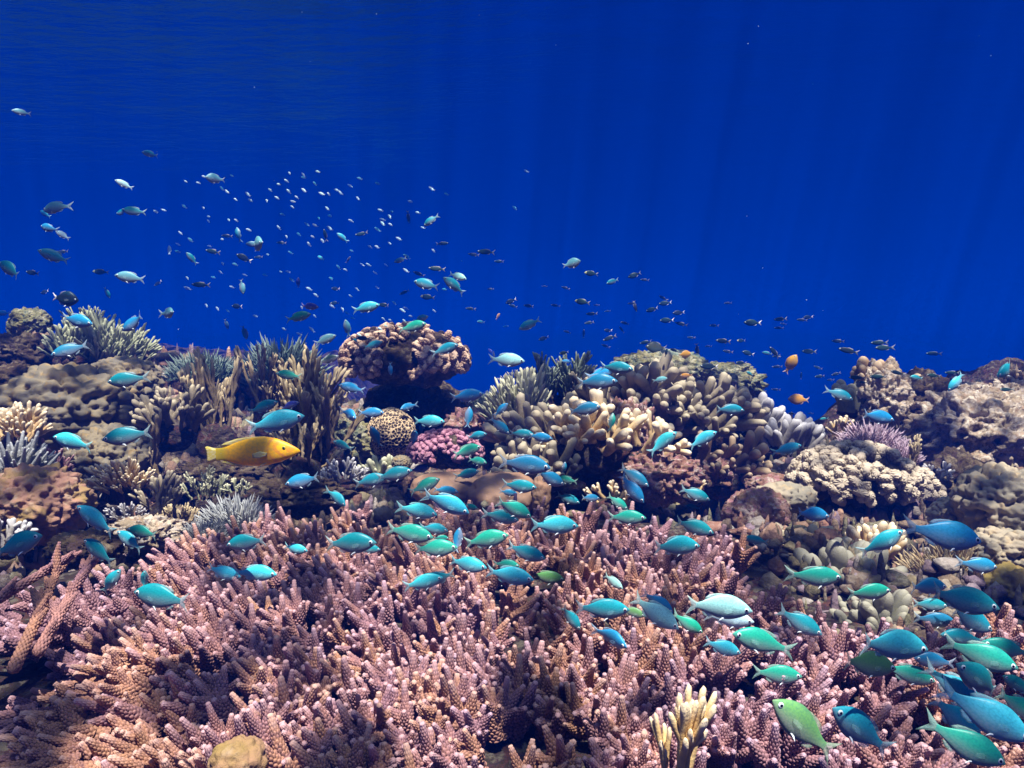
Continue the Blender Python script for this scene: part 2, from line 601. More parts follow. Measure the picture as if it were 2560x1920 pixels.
def dome(name, label, cat, px, py, d, w, h, n, mat, lobe_px, seed=0, base_mat=None, ydepth=.8, kind='lobe', down=-.35, group=None):
    """cauliflower coral: lobes packed over a dome (only the sides and top carry them)"""
    random.seed(seed + 500)
    rx, rz = w * d / F / 2, h * d / F / 2
    ry = rx * ydepth
    root = obj(name, None, None, None, label=label, category=cat, group=group)
    root.location = P(px, py, d)
    V, Q = ICO[5]
    bv, bq, ba = lumpy(V, Q, rx * .78, ry * .78, rz * .75, 3, .2, .08, seed)
    obj('base', mesh('base', bv, bq, base_mat or M_DROCK, ba), root)
    pts = []
    N = 420
    for i in range(N):
        z = 1 - 2 * (i + .5) / N
        r = math.sqrt(1 - z * z)
        a = i * 2.39996
        v = Vector((r * math.cos(a), r * math.sin(a), z))
        if z < down or v.y > .45:
            continue
        pts.append(v)
    # thin to n
    step = len(pts) / n
    kk = len(VAR[kind])
    for i in range(n):
        v = pts[int(i * step) % len(pts)]
        s = lobe_px * d / F * random.uniform(.8, 1.2)
        nrm = Vector((v.x / rx, v.y / ry, v.z / rz)).normalized()
        dr = (nrm + Vector((random.uniform(-.25, .25), random.uniform(-.25, .25), random.uniform(0, .35))))
        L = s * 1.25
        pos = Vector((v.x * rx, v.y * ry, v.z * rz)) - dr.normalized() * L * .8
        M = Matrix.Translation(pos) @ basis(dr, random.uniform(0, 6.28), (s, s, L))
        obj('lobe', var_mesh(kind, random.randrange(kk), mat), root, M)
    return root


# ------------------------------------------------------------------ the setting: water surface, seabed, haze
def build_surface():
    k = NT('rippled_water_surface')
    k.t.nodes.remove(k.b)
    L = k.l
    geo = k.n('NewGeometry')
    lw = k.n('LayerWeight')
    lw.inputs[0].default_value = .5
    tir = k.rng(lw.outputs['Facing'], .30, .40)          # steeper than the critical angle the surface lets light through, flatter it mirrors
    gl = k.n('BsdfGlossy')
    gl.inputs['Roughness'].default_value = .1
    gl.inputs['Color'].default_value = (.09, .48, .66, 1)
    mp = k.n('Mapping')
    mp.inputs['Scale'].default_value = (.55, 1.25, 1)
    mp.inputs['Rotation'].default_value = (0, 0, R(12))
    L(geo.outputs['Position'], mp.inputs[0])
    wv = k.noise(mp.outputs[0], 1.6, 6, .6)
    bp = k.n('Bump')
    bp.inputs['Strength'].default_value = 1
    bp.inputs['Distance'].default_value = .11
    L(wv.outputs[0], bp.inputs['Height'])
    L(bp.outputs[0], gl.inputs['Normal'])
    # caustic dapples put into the see-through colour as a cell pattern, filtering the sunlight
    tr = k.n('BsdfTransparent')
    ds = k.noise(geo.outputs['Position'], 3.2, 3)
    wp = k.mix(.16, geo.outputs['Position'], ds.outputs['Color'])
    out = None
    v = k.n('TexVoronoi', feature='F1')
    v.inputs['Scale'].default_value = 8.5
    L(wp, v.inputs[0])
    v2 = k.n('TexVoronoi', feature='F1')
    v2.inputs['Scale'].default_value = 17
    L(wp, v2.inputs[0])
    s = k.math('ADD', k.math('MULTIPLY', v.outputs[0], .65), k.math('MULTIPLY', v2.outputs[0], .35))
    f = k.rng(s, .36, .58)
    big = k.noise(geo.outputs['Position'], 1.7, 2)
    f = k.math('MULTIPLY', f, k.rng(big.outputs[0], .35, .6, .9, 1))
    col = k.mix(f, (.04, .055, .075), (1, 1, 1))
    L(col, tr.inputs[0])
    ms = k.n('MixShader')
    L(tir, ms.inputs[0])
    L(tr.outputs[0], ms.inputs[1])
    L(gl.outputs[0], ms.inputs[2])
    L(ms.outputs[0], k.out.inputs[0])
    z = CZ + 2.4
    me = mesh('water_surface', [(-98, -98, z), (98, -98, z), (98, 98, z), (-98, 98, z)], [(0, 3, 2, 1)], k.m)
    obj('water_surface', me, kind='structure', label='rippled underside of the sea surface overhead')


def bed_z(x, y):
    return .445 + .164 * (y - .8)


XS = [-3.4, -2.6, -2.17, -1.7, -1.09, -.8, -.5, 0, .5, .9, 1.1, 1.3, 1.45, 1.7, 2.2, 2.6, 3.4]
ZR = [.90, .88, .86, .80, .74, .64, .58, .60, .70, .66, .58, .47, .52, .70, .76, .78, .8]
def reef_z(x, y):
    x, y = np.asarray(x, float), np.asarray(y, float)
    ridge = np.interp(x, XS, ZR)
    front = bed_z(x, y) - .085
    trough = np.interp(x, [-2, -1.2, -.5, .9, 1.6, 2.4], [.50, .42, .36, .34, .40, .45])
    yb = np.interp(x, [-1.2, -.8, 0, .6, 1.0, 1.3], [1.15, 1.5, 1.72, 1.6, 1.2, .9])      # where the pink bed ends
    a = np.clip((y - yb) / .22, 0, 1)
    a = a * a * (3 - 2 * a)
    z = front * (1 - a) + trough * a
    b = np.clip((y - yb - .25) / (3.0 - yb - .25), 0, 1)
    z = z + (ridge - trough) * np.where(y > yb + .25, b ** 1.15, 0)
    dd = np.clip(y - 3.55, 0, None)
    z = z - .9 * dd ** 1.3
    z = np.maximum(z, -5)
    return z


def build_seabed():
    nx, ny = 560, 430
    u = np.linspace(-1, 1, nx)
    xs = 2.9 * u
    ys = .25 + 4.3 * np.linspace(0, 1, ny) ** 1.25
    X, Y = np.meshgrid(xs, ys)
    X, Y = X.ravel(), Y.ravel()
    Z = reef_z(X, Y)
    yb = np.interp(X, [-1.2, -.8, 0, .6, 1.0, 1.3], [1.15, 1.5, 1.72, 1.6, 1.2, .9])
    am = np.clip((Y - yb - .05) / .3, .12, 1)
    p = np.stack([X, Y, Z], 1)
    f1, f2 = worley(p * 7, 3)
    f3, _ = worley(p * 17, 4)
    Z = Z + am * (.07 * fbm(p * 3.5, 5, 2) + .085 * (.6 - f1) + .03 * (.55 - f3) + .012 * fbm(p * 30, 3, 8))
    dx = am * .05 * fbm(p * 8, 3, 21)
    V = np.stack([X + dx, Y + am * .05 * fbm(p * 8, 3, 31), Z], 1)
    i = np.arange(ny - 1)[:, None] * nx
    j = np.arange(nx - 1)[None, :]
    Q = np.stack([i + j, i + j + 1, i + nx + j + 1, i + nx + j], -1).reshape(-1, 4)
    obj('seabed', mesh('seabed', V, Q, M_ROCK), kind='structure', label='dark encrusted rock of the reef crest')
    # the deeper sea floor and slope all round, reaching far beyond sight
    n = 160
    g = np.linspace(-1, 1, n)
    xs = np.sign(g) * np.abs(g) ** 2.2 * 110
    X, Y = np.meshgrid(xs, xs + 2)
    X, Y = X.ravel(), Y.ravel()
    r = np.sqrt((X / 4.2) ** 2 + ((Y - 1.6) / 3.2) ** 2)
    Z = -.1 - 14 * np.clip(r - .75, 0, 1.2) ** 1.2 + .3 * fbm(np.stack([X, Y, 0 * X], 1) * .4, 4, 5)
    Z = np.where(r < 1.0, np.minimum(Z, .0), Z)
    Q = (lambda i, j: np.stack([i + j, i + j + 1, i + n + j + 1, i + n + j], -1).reshape(-1, 4))(np.arange(n - 1)[:, None] * n, np.arange(n - 1)[None, :])
    obj('sea_floor', mesh('sea_floor', np.stack([X, Y, Z], 1), Q, M_DROCK), kind='structure', label='deep sea floor falling away behind the reef')
    # hazy slope behind the reef on the left
    nx, ny = 240, 120
    X, Y = np.meshgrid(np.linspace(-9, .2, nx), np.linspace(4.6, 12, ny))
    X, Y = X.ravel(), Y.ravel()
    e = np.clip((.2 - X) / 2.6, 0, 1) * np.clip((Y - 4.6) / 1.8, 0, 1)
    Z = -4 + e * 4.72 + .025 * (Y - 6) + .0 * X
    p = np.stack([X, Y, 0 * X], 1)
    f1, _ = worley(p * 2.2, 6)
    Z = Z + .16 * fbm(p * 1.2, 5, 11) + .16 * (.5 - f1)
    Q = (lambda i, j: np.stack([i + j, i + j + 1, i + nx + j + 1, i + nx + j], -1).reshape(-1, 4))(np.arange(ny - 1)[:, None] * nx, np.arange(nx - 1)[None, :])
    obj('reef_slope', mesh('reef_slope', np.stack([X, Y, Z], 1), Q, M_ROCK), kind='structure', label='hazy blue reef slope far behind the corals on the left')


def build_haze():
    k = NT('sea_water_haze')
    k.t.nodes.remove(k.b)
    pv = k.n('VolumePrincipled')
    pv.inputs['Density'].default_value = .072
    pv.inputs['Color'].default_value = (.0, .062, .68, 1)
    k.l(pv.outputs[0], k.out.inputs['Volume'])
    a, z0, z1 = 100, -19, CZ + 2.7
    V = [(x, y, z) for z in (z0, z1) for y in (-a, a) for x in (-a, a)]
    Q = [(0, 2, 3, 1), (4, 5, 7, 6), (0, 1, 5, 4), (2, 6, 7, 3), (0, 4, 6, 2), (1, 3, 7, 5)]
    obj('haze', mesh('haze', V, Q, k.m, smooth=False), kind='stuff', label='clear blue sea water that fades far things')


build_surface()
build_seabed()
build_haze()

# ------------------------------------------------------------------ the pink knobbly bed in front
EDGE = ([-80, 0, 180, 300, 430, 640, 900, 1200, 1500, 1750, 2000, 2120, 2250, 2350, 2640],
        [1490, 1480, 1440, 1400, 1340, 1275, 1240, 1250, 1235, 1280, 1390, 1500, 1590, 1560, 1500])
HOLES = [(1890, 1890, 95, 60), (2010, 1860, 60, 50), (560, 1700, 60, 30), (300, 1790, 60, 30), (1260, 1600, 28, 45), (1545, 1500, 25, 40), (1120, 1850, 40, 40), (1330, 1390, 60, 18)]
random.seed(11)
KN = []
for s in range(12):
    H = (.046, .054, .062, .068)[s % 4]
    V, Q, A = knob_cluster(100 + s, H, .0096 + .0007 * (s % 3), (4, 5, 6, 7)[s // 3])
    KN.append(('branch', V, Q, A))
SPOTS = []
sp = .0325
row = 0
y = .60
while y < 1.95:
    x = -1.35 + (row % 2) * sp / 2
    while x < 1.5:
        jx, jy = x + random.uniform(-.4, .4) * sp, y + random.uniform(-.4, .4) * sp
        zt = bed_z(jx, jy) + .032 * float(vnoise(np.array([[jx * 6, jy * 6, 0]]), 3)[0]) + .020 * float(vnoise(np.array([[jx * 14, jy * 14, 0]]), 4)[0])
        px, py, d = proj((jx, jy, zt))
        ok = -70 < px < 2630 and py < 2060 and py > np.interp(px, *EDGE)
        if float(vnoise(np.array([[jx * 9, jy * 9, 5.]]), 77)[0]) > .62:
            ok = False
        for hx, hy, ha, hb in HOLES:
            if ((px - hx) / ha) ** 2 + ((py - hy) / hb) ** 2 < 1:
                ok = False
        if ok:
            SPOTS.append((jx, jy, zt, px, py))
        x += sp * (1.0 + .22 * (jy - 1))
    y += sp * .87 * (1.0 + .25 * (y - 1))
    row += 1
print('bed branches', len(SPOTS))
COLX = [-999, 330, 640, 930, 1220, 1510, 1800, 2140, 9999]
WHERE = ['at the left edge', 'under the pair of blue damselfish at the left', 'below the blue-grey spiky coral', 'left of the middle under the orange boulders',
         'in the middle under the densest damselfish', 'around the cream smooth-tipped branch', 'under the two big pale damselfish', 'at the right edge beneath the crowded damselfish']
BED_TINT = ['pinkish brown', 'rosy brown', 'pale pink', 'lavender-tipped brown', 'orange brown', 'mauve brown', 'salmon pink', 'bright pink']
for ci in range(8):
    mine = sorted([q for q in SPOTS if COLX[ci] <= q[3] < COLX[ci + 1]], key=lambda q: q[4])
    rows = max(1, math.ceil(len(mine) / 98))
    names = {1: ['all'], 2: ['back half', 'front half'], 3: ['back row', 'middle row', 'front row'], 4: ['back row', 'second row', 'third row', 'front row'],
             5: ['back row', 'second row', 'third row', 'fourth row', 'front row']}[rows]
    for ri in range(rows):
        part = mine[ri * len(mine) // rows:(ri + 1) * len(mine) // rows]
        if not part:
            continue
        cx = sum(q[0] for q in part) / len(part)
        cy = sum(q[1] for q in part) / len(part)
        cz = sum(q[2] for q in part) / len(part) - .09
        root = obj('knobbly_finger_coral', None, label=f'{BED_TINT[ci]} knobbly finger corals, {names[ri]} {WHERE[ci]}', category='coral', group='knobbly finger corals of the front bed')
        root.location = (cx, cy, cz)
        mat = (M_BED, M_BED3, M_BED2, M_BED, M_BED3, M_BED2)[(ci * 2 + ri) % 6]
        for (jx, jy, zt, px, py) in part:
            lean = Vector(((jx - .05) * .75, (jy - 1.25) * .55 - .12, 1))
            if px < 520:                                   # the left side of the bed lies over towards the camera's left
                f = (520 - px) / 520 * np.clip((py - 1450) / 300, 0, 1)
                lean += Vector((-1.5 * f, -.7 * f, -.25 * f))
            if px > 1950:
                f = (px - 1950) / 650
                lean += Vector((.1 * f, -.3 * f, 0)) if py > 1700 else Vector((-.35 * f, -.1, 0))
            lean += Vector((random.gauss(0, .24), random.gauss(0, .2), 0))
            lean.normalize()
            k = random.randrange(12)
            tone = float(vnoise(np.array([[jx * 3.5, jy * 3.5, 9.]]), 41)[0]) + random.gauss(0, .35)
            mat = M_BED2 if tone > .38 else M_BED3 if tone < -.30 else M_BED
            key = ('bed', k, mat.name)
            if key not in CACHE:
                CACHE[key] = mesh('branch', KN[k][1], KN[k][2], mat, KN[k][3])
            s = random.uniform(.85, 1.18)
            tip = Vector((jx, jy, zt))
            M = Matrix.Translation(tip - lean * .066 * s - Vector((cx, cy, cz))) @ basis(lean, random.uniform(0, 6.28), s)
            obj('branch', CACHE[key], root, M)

# long knobbly rods lying over the bed at the left
def rod(name, label, p0, p1, r, mat, sd):
    random.seed(sd)
    p0, p1 = np.array(p0), np.array(p1)
    L = np.linalg.norm(p1 - p0)
    n = int(L / .0046 * 5)
    pth = curve(p0, p1 - p0, L, n, (0, 0, .02))
    rd = taper(n, r * 1.05, r * .5, .03) * np.sqrt(np.clip(np.linspace(0, 1, n) / .02, .001, 1))
    V, Q, A = tube(pth, rd, 48, (8, .0050, .0026))
    parts = [(V, Q, A)]
    for q in range(int(L / .016)):
        t = random.uniform(.15, .9)
        a = random.uniform(0, 6.28)
        dd = (p1 - p0) / L + .8 * np.array((math.cos(a), math.sin(a), random.uniform(.2, 1)))
        parts.append(knob_finger(pth[int(t * n)], dd, random.uniform(.015, .04), r * .85, 40, 5))
    V, Q, A = join(parts)
    A['t'] = A['t'] * .8
    c = V.mean(0)
    o = obj(name, mesh(name, V - c, Q, mat, A), label=label, category='coral branch', group='long knobbly rods at the left edge')
    o.location = c


rod('coral_rod', 'long pale pink knobbly rod at the left edge, upper end under the big teal fish', P(-60, 1530, .98), P(190, 1385, 1.12), .0055, M_BED, 1)
rod('coral_rod', 'long dark brown knobbly rod sloping up beside the pale pink rod', P(30, 1680, .88), P(160, 1400, 1.12), .0055, M_BED2, 2)
rod('coral_rod', 'brown knobbly rod rising to the curved teal fish at the left', P(90, 1640, .93), P(240, 1380, 1.1), .0055, M_BED, 3)

# ------------------------------------------------------------------ the reef behind, object by object
B, C_, D_ = boulder, colony, dome
C_('branching_coral', 'cream smooth-tipped branch standing up out of the pink bed in the foreground', 'coral', 1700, 1810, .60, 95, 330, 'smooth', 5, M_FORE, fan=.2, thick=.46, seed=3, baseh=.05, hv=.2)
B('rounded_coral', 'small smooth olive lump at the bottom edge of the pink bed', 'coral', 595, 1912, .60, 125, 120, M_OLIV, 2.2, .3, .05, 4)

D_('cauliflower_coral', 'big brown cauliflower coral standing highest on the reef', 'coral', 1013, 897, 2.6, 325, 180, 99, M_CAUL, 26, 1, ydepth=.9, down=-.5)
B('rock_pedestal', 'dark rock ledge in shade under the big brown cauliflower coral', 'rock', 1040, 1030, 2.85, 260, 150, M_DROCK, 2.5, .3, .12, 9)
D_('cauliflower_coral', 'low purple and pink cauliflower coral below the dark hollow', 'coral', 1115, 1128, 2.2, 190, 110, 90, M_PURP, 20, 2)
D_('cauliflower_coral', 'broad grey and cream cauliflower coral on the right of the reef', 'coral', 2135, 1200, 2.0, 320, 190, 96, M_PALEC, 36, 3)
D_('cauliflower_coral', 'small brown cauliflower coral under the grey and cream one', 'coral', 2010, 1235, 2.05, 120, 70, 34, M_CAUL, 26, 4)
D_('cauliflower_coral', 'pale cauliflower coral lit by the sun at the left of the rough rocks', 'coral', 2290, 1225, 2.1, 130, 110, 40, M_PALEC, 30, 5)

# honeycomb coral: cups walled by thin ridges
V, Q = ICO[6]
r0 = 62 * 2.4 / F
pv = V * np.array((1, .8, 1.0))
f1, f2 = worley(pv * 7.5, 12)
edge = np.clip((f2 - f1) / .26, 0, 1)
hv = V * (1 - .07 * edge + .03 * vnoise(V * 2, 3))[:, None] * np.array((r0, r0 * .8, r0 * 1.02))
kk = NT('honeycomb_skin')
hc = kk.mix(kk.rng(kk.attr('b').outputs['Fac'], .25, .8), (.62, .46, .27), (.045, .028, .015))
kk.l(hc, kk.b.inputs['Base Color'])
kk.b.inputs['Roughness'].default_value = .8
o = obj('honeycomb_coral', mesh('honeycomb_coral', hv, Q, kk.m, {'b': edge}), label='round honeycomb coral of dark cups with pale walls in the dark hollow', category='coral')
o.location = P(978, 1082, 2.4)

TANG = 'tan lobed corals on the left'
B('lobed_coral', 'largest tan lobed coral, its lit flat top under the blue fish on the left', 'coral', 165, 1035, 2.2, 300, 220, M_TAN, 4.6, .33, .03, 1, 6, group=TANG)
B('lobed_coral', 'cream-topped tan lobed coral right behind the dark teal fish', 'coral', 305, 960, 2.35, 170, 120, M_TAN, 4.2, .33, .03, 2, 6, group=TANG)
B('lobed_coral', 'lower tan lobed coral with a white lit patch above the lacy yellow coral', 'coral', 275, 1145, 2.0, 190, 150, M_TAN, 4.6, .33, .03, 3, 6, group=TANG)
B('bumpy_coral', 'olive and pink bumpy coral mound at the left edge', 'coral', 80, 1262, 1.6, 240, 175, M_OLIV, 3.4, .26, .17, 5, 6)
B('smooth_coral', 'smooth orange-tan boulder coral behind the bright blue fish', 'coral', 1125, 1225, 1.9, 190, 95, M_ORAN, 1.2, .10, .02, 6)
B('smooth_coral', 'wider orange-brown boulder coral with a rim, right of the orange-tan one', 'coral', 1262, 1235, 1.85, 170, 105, M_ORAN, 1.4, .16, .03, 7)
B('smooth_coral', 'upright orange stump between the blue fish and the pink bed', 'coral', 1352, 1238, 1.75, 50, 100, M_ORAN, 1.2, .12, .05, 8)
B('massive_coral', 'large grey-tan massive coral with round knobs at the right edge', 'coral', 2510, 1265, 1.6, 200, 190, M_POR, 3.6, .42, .04, 11, 6)
B('massive_coral', 'smaller grey-tan knob coral left of the massive one at the right edge', 'coral', 2395, 1290, 1.7, 120, 90, M_POR, 3.4, .42, .04, 12, 6)
B('massive_coral', 'dull brown knobbed coral beneath the massive one at the right edge', 'coral', 2520, 1385, 1.5, 180, 120, M_POR, 3.4, .4, .06, 13, 6)
B('yellow_coral', 'yellow-brown crusted coral lump at the right edge', 'coral', 2530, 1480, 1.35, 120, 130, M_YOL, 2.2, .35, .1, 14)
B('smooth_coral', 'brown smooth coral lump under the small brown cauliflower coral', 'coral', 1960, 1245, 1.85, 150, 70, M_POR, 3.0, .35, .08, 15)
B('rock', 'orange-brown crusted rock at the right end of the pink bed', 'rock', 1890, 1290, 1.75, 150, 130, M_PINKR, 2.5, .2, .12, 16)
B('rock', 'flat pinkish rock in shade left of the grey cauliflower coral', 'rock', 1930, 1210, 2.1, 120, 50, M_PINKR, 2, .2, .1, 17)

# right-hand rough rocks
B('rough_rock', 'largest pale crusted rock with dark holes on the right', 'rock', 2440, 1100, 2.5, 330, 230, M_PROCK, 3.4, .22, .16, 21, 6, holes=.25)
B('rough_rock', 'brown rock tower on the right with knobs on top', 'rock', 2200, 1010, 2.6, 130, 190, M_PROCK, 3, .3, .18, 22, 6, holes=.15)
B('rough_rock', 'sloping brown rock ridge between the tower and the pale rock', 'rock', 2290, 1040, 2.65, 190, 190, M_DROCK, 3, .3, .2, 23, 6, holes=.2)
B('rough_rock', 'rough rock in the upper right corner of the reef', 'rock', 2530, 1010, 2.6, 150, 110, M_PROCK, 3, .3, .2, 24, 6, holes=.2)
B('rough_rock', 'jagged rock crest behind the pale crusted rock', 'rock', 2420, 995, 2.8, 150, 70, M_PROCK, 3, .35, .2, 25, 5, holes=.2)
B('rough_rock', 'dark brown crusted rock below the pale crusted rock', 'rock', 2390, 1215, 2.3, 150, 150, M_DROCK, 3, .3, .2, 26, 5)
C_('knobby_coral', 'brown stubby coral growing on top of the rock tower', 'coral', 2195, 935, 2.6, 110, 90, 'fat', 14, M_BROWN, seed=31, fan=.6, thick=.75)
C_('knobby_coral', 'olive stubby coral on the left flank of the rock tower', 'coral', 2125, 985, 2.6, 70, 80, 'fat', 9, M_KNOB, seed=32, fan=.6)
C_('knobby_coral', 'brown stubby coral right of the rock tower', 'coral', 2285, 955, 2.65, 80, 80, 'fat', 10, M_BROWN, seed=33, fan=.6)
C_('knobby_coral', 'stubby coral at the top right edge of the reef', 'coral', 2545, 955, 2.6, 60, 90, 'smooth', 7, M_BROWN, seed=34, fan=.5)
C_('spiky_coral', 'lilac spiky coral tuft above the cauliflower coral on the right', 'coral', 2175, 1085, 2.25, 150, 95, 'tuft', 46, M_LILAC, seed=35, fan=.9)
C_('spiky_coral', 'smaller lilac spiky tuft right of the first lilac one', 'coral', 2255, 1125, 2.2, 90, 70, 'tuft', 22, M_LILAC, seed=36, fan=.8)
C_('finger_coral', 'small yellow finger coral by the blue gap on the right', 'coral', 2105, 1065, 2.4, 50, 85, 'smooth', 4, M_CREAM, seed=37, fan=.35)
C_('finger_coral', 'thin olive finger coral in front of the rough rocks', 'coral', 2275, 1135, 2.1, 50, 110, 'column', 5, M_FIRE, seed=38, fan=.4)
C_('spiky_coral', 'straw-coloured spiky coral at the right above the crowded damselfish', 'coral', 2390, 1400, 1.5, 260, 130, 'tuft', 70, M_YSP, seed=39, fan=1.2)
C_('spiky_coral', 'straw-coloured spiky coral low at the right edge beside the yellow-brown lump', 'coral', 2490, 1490, 1.4, 170, 90, 'tuft', 40, M_YSP, seed=40, fan=1.0)
C_('knobby_coral', 'grey-olive round-tipped coral right of the pink bed', 'coral', 2110, 1430, 1.45, 230, 170, 'fat', 46, M_KNOB, seed=41, fan=1.1, thick=.62)
C_('knobby_coral', 'pale round-tipped coral under the dark cave on the right', 'coral', 2020, 1370, 1.6, 190, 110, 'fat', 34, M_GREY, seed=42, fan=1.0, thick=.7)
C_('knobby_coral', 'grey-olive round-tipped coral among the crowded damselfish', 'coral', 2190, 1530, 1.3, 190, 130, 'fat', 34, M_KNOB, seed=43, fan=1.0, thick=.65)
C_('knobby_coral', 'cream round-tipped coral lit by the sun below the dark cave', 'coral', 2180, 1345, 1.6, 150, 90, 'fat', 24, M_CREAM, seed=44, fan=1.0, thick=.6)
C_('finger_coral', 'white finger tips of a small coral at the rock tower foot', 'coral', 2340, 1180, 2.2, 80, 60, 'smooth', 8, M_WHITE, seed=45)

# middle: grey finger corals
FG = 'thick finger corals in the middle of the reef'
C_('finger_coral', 'grey-tan finger coral fanning out behind the long blue fish', 'coral', 1600, 990, 2.5, 330, 190, 'smooth', 34, M_GREY, seed=51, fan=1.3, thick=1.1, group=FG, lean=(.15, -.3))
C_('finger_coral', 'grey-tan finger coral leaning left over the blue fish pair', 'coral', 1400, 1060, 2.25, 240, 210, 'smooth', 26, M_GREY, seed=52, fan=1.2, thick=1.1, group=FG, lean=(-.35, -.4))
C_('finger_coral', 'cream lit finger coral in the very middle of the reef', 'coral', 1480, 1050, 2.1, 220, 180, 'smooth', 12, M_CREAM, seed=53, fan=1.1, thick=1.25, group=FG, lean=(-.1, -.4))
C_('finger_coral', 'cream finger coral with thick fingers left of the bright cyan fish', 'coral', 1610, 1080, 2.1, 140, 130, 'smooth', 6, M_CREAM, seed=54, fan=1., thick=1.4, group=FG, lean=(.1, -.4))
C_('finger_coral', 'brown-grey finger coral lying over the big blue fish', 'coral', 1350, 1150, 2.0, 230, 130, 'smooth', 12, M_GREY, seed=55, fan=1.0, thick=1.5, group=FG, lean=(-.8, -.4))
C_('finger_coral', 'brown finger coral reaching right under the cyan fish pair', 'coral', 1800, 1135, 2.2, 200, 150, 'smooth', 11, M_BROWN, seed=56, fan=.8, thick=1.3, group=FG, lean=(.9, -.3))
C_('finger_coral', 'olive-grey finger coral on the right shoulder of the middle reef', 'coral', 1745, 1010, 2.45, 220, 170, 'smooth', 24, M_GREY, seed=57, fan=1.2, thick=1.1, group=FG, lean=(.4, -.3))
C_('finger_coral', 'dark grey finger coral on the crest above the cream one', 'coral', 1500, 955, 2.7, 200, 90, 'smooth', 16, M_GREY, seed=58, fan=1.1, thick=.9, group=FG)
C_('finger_coral', 'chalky grey knobbed coral on the slope left of the blue gap', 'coral', 1960, 1075, 2.5, 170, 100, 'fat', 40, M_WHITE, seed=59, fan=1.0, thick=.62)
C_('finger_coral', 'chalky grey knobbed coral higher on the slope, beside the teal fish', 'coral', 1890, 1030, 2.55, 100, 90, 'fat', 22, M_WHITE, seed=60, fan=1.0, thick=.65)
C_('finger_coral', 'small cream stubs at the dark hole right of the middle', 'coral', 1735, 1215, 1.95, 60, 55, 'smooth', 3, M_CREAM, seed=61, thick=.9)
C_('finger_coral', 'cream bent fingers in the dark hollow behind the pink bed', 'coral', 1530, 1225, 1.9, 110, 80, 'smooth', 6, M_CREAM, seed=62, fan=.9, lean=(-.4, 0))
B('rock', 'maroon and orange crusted rock between the finger corals', 'rock', 1560, 1110, 2.3, 150, 200, M_PINKR, 3, .3, .2, 63, 6)
B('rock', 'pink and white crusted rock above the pink bed', 'rock', 1650, 1195, 2.05, 180, 110, M_PINKR, 3.2, .3, .2, 64, 6)
B('rock', 'white and maroon crusted rock right of the teal fish', 'rock', 1790, 1180, 2.2, 120, 80, M_PINKR, 3.2, .3, .2, 65)
C_('staghorn_coral', 'pale yellow-green thin-fingered coral left of the finger corals', 'coral', 1300, 1015, 2.45, 110, 180, 'thin', 40, M_STAG, seed=66, fan=.55, depth=.7)
C_('staghorn_coral', 'lower pale thin-fingered coral under the yellow-green one', 'coral', 1330, 1070, 2.35, 110, 90, 'thin', 26, M_STAG, seed=67, fan=.7)
C_('staghorn_coral', 'grey-green feathery coral, left plume of three on the crest', 'coral', 1360, 945, 2.75, 70, 110, 'thin', 16, M_PLUME, seed=68, fan=.4, group='green plumes on the crest')
C_('staghorn_coral', 'grey-green feathery coral, right plume of three on the crest', 'coral', 1430, 945, 2.75, 70, 120, 'thin', 16, M_PLUME, seed=69, fan=.4, group='green plumes on the crest')
C_('staghorn_coral', 'grey-green feathery coral, small middle plume on the crest', 'coral', 1395, 965, 2.8, 60, 90, 'thin', 12, M_PLUME, seed=70, fan=.4, group='green plumes on the crest')
C_('plate_coral', 'blue-grey fuzzy plate right of the big brown cauliflower coral', 'coral', 1222, 1000, 2.9, 110, 60, 'tuft', 60, M_PLUME, seed=71, fan=.9)
C_('finger_coral', 'thin olive fingers on the reef crest by the feathery plumes', 'coral', 1290, 950, 2.8, 60, 60, 'thin', 10, M_STAG, seed=72, fan=.5)
# far right-middle ridge
B('far_rock', 'yellow-green lit rock on the far ridge', 'rock', 1610, 925, 3.3, 150, 80, M_YROCK, 3, .3, .2, 75, 5)
B('far_rock', 'dark green flat-topped rock on the far ridge', 'rock', 1665, 908, 3.7, 190, 70, M_PLUME, 3, .2, .12, 76, 5)
B('far_rock', 'yellow-green rounded rock at the right end of the far ridge', 'rock', 1800, 962, 3.4, 210, 90, M_YROCK, 3.4, .3, .2, 77, 6)
B('far_rock', 'yellow-green boulder under the small banded fish on the far ridge', 'rock', 1715, 930, 3.3, 110, 70, M_YROCK, 3, .3, .15, 78, 5)
C_('plate_coral', 'grey-green fuzzy coral patch at the end of the far ridge', 'coral', 1850, 965, 3.5, 120, 50, 'tuft', 40, M_PLUME, seed=79)

# left: fire corals and bushes
LG = 'tall upright corals left of the cauliflower coral'
C_('fire_coral', 'tall tan upright coral thicket behind the wrasse head', 'coral', 770, 1020, 2.25, 150, 240, 'column', 20, M_FIRE, seed=81, fan=.22, thick=.7, depth=.6, group=LG)
C_('fire_coral', 'cream antler-like coral beside the blue fish of the cauliflower coral', 'coral', 828, 1040, 2.2, 60, 220, 'column', 5, M_FIRE, seed=82, fan=.3, thick=.8, group=LG, lean=(.08, 0))
C_('fire_coral', 'tall narrow pillar coral rising highest above the wrasse', 'coral', 655, 950, 2.4, 50, 210, 'column', 7, M_FIRE, seed=83, fan=.08, thick=.6, group=LG)
C_('fire_coral', 'group of upright ridged columns left of the tall pillar', 'coral', 545, 1000, 2.35, 110, 230, 'column', 12, M_FIRE, seed=84, fan=.12, thick=.6, group=LG)
C_('fire_coral', 'short upright columns right of the tall pillar', 'coral', 700, 985, 2.4, 60, 130, 'column', 8, M_FIRE, seed=85, fan=.3, group=LG)
C_('fire_coral', 'two long tan poles left of the wrasse tail', 'coral', 385, 1130, 2.0, 60, 180, 'column', 3, M_FIRE, seed=86, fan=.2, thick=.9, group=LG)
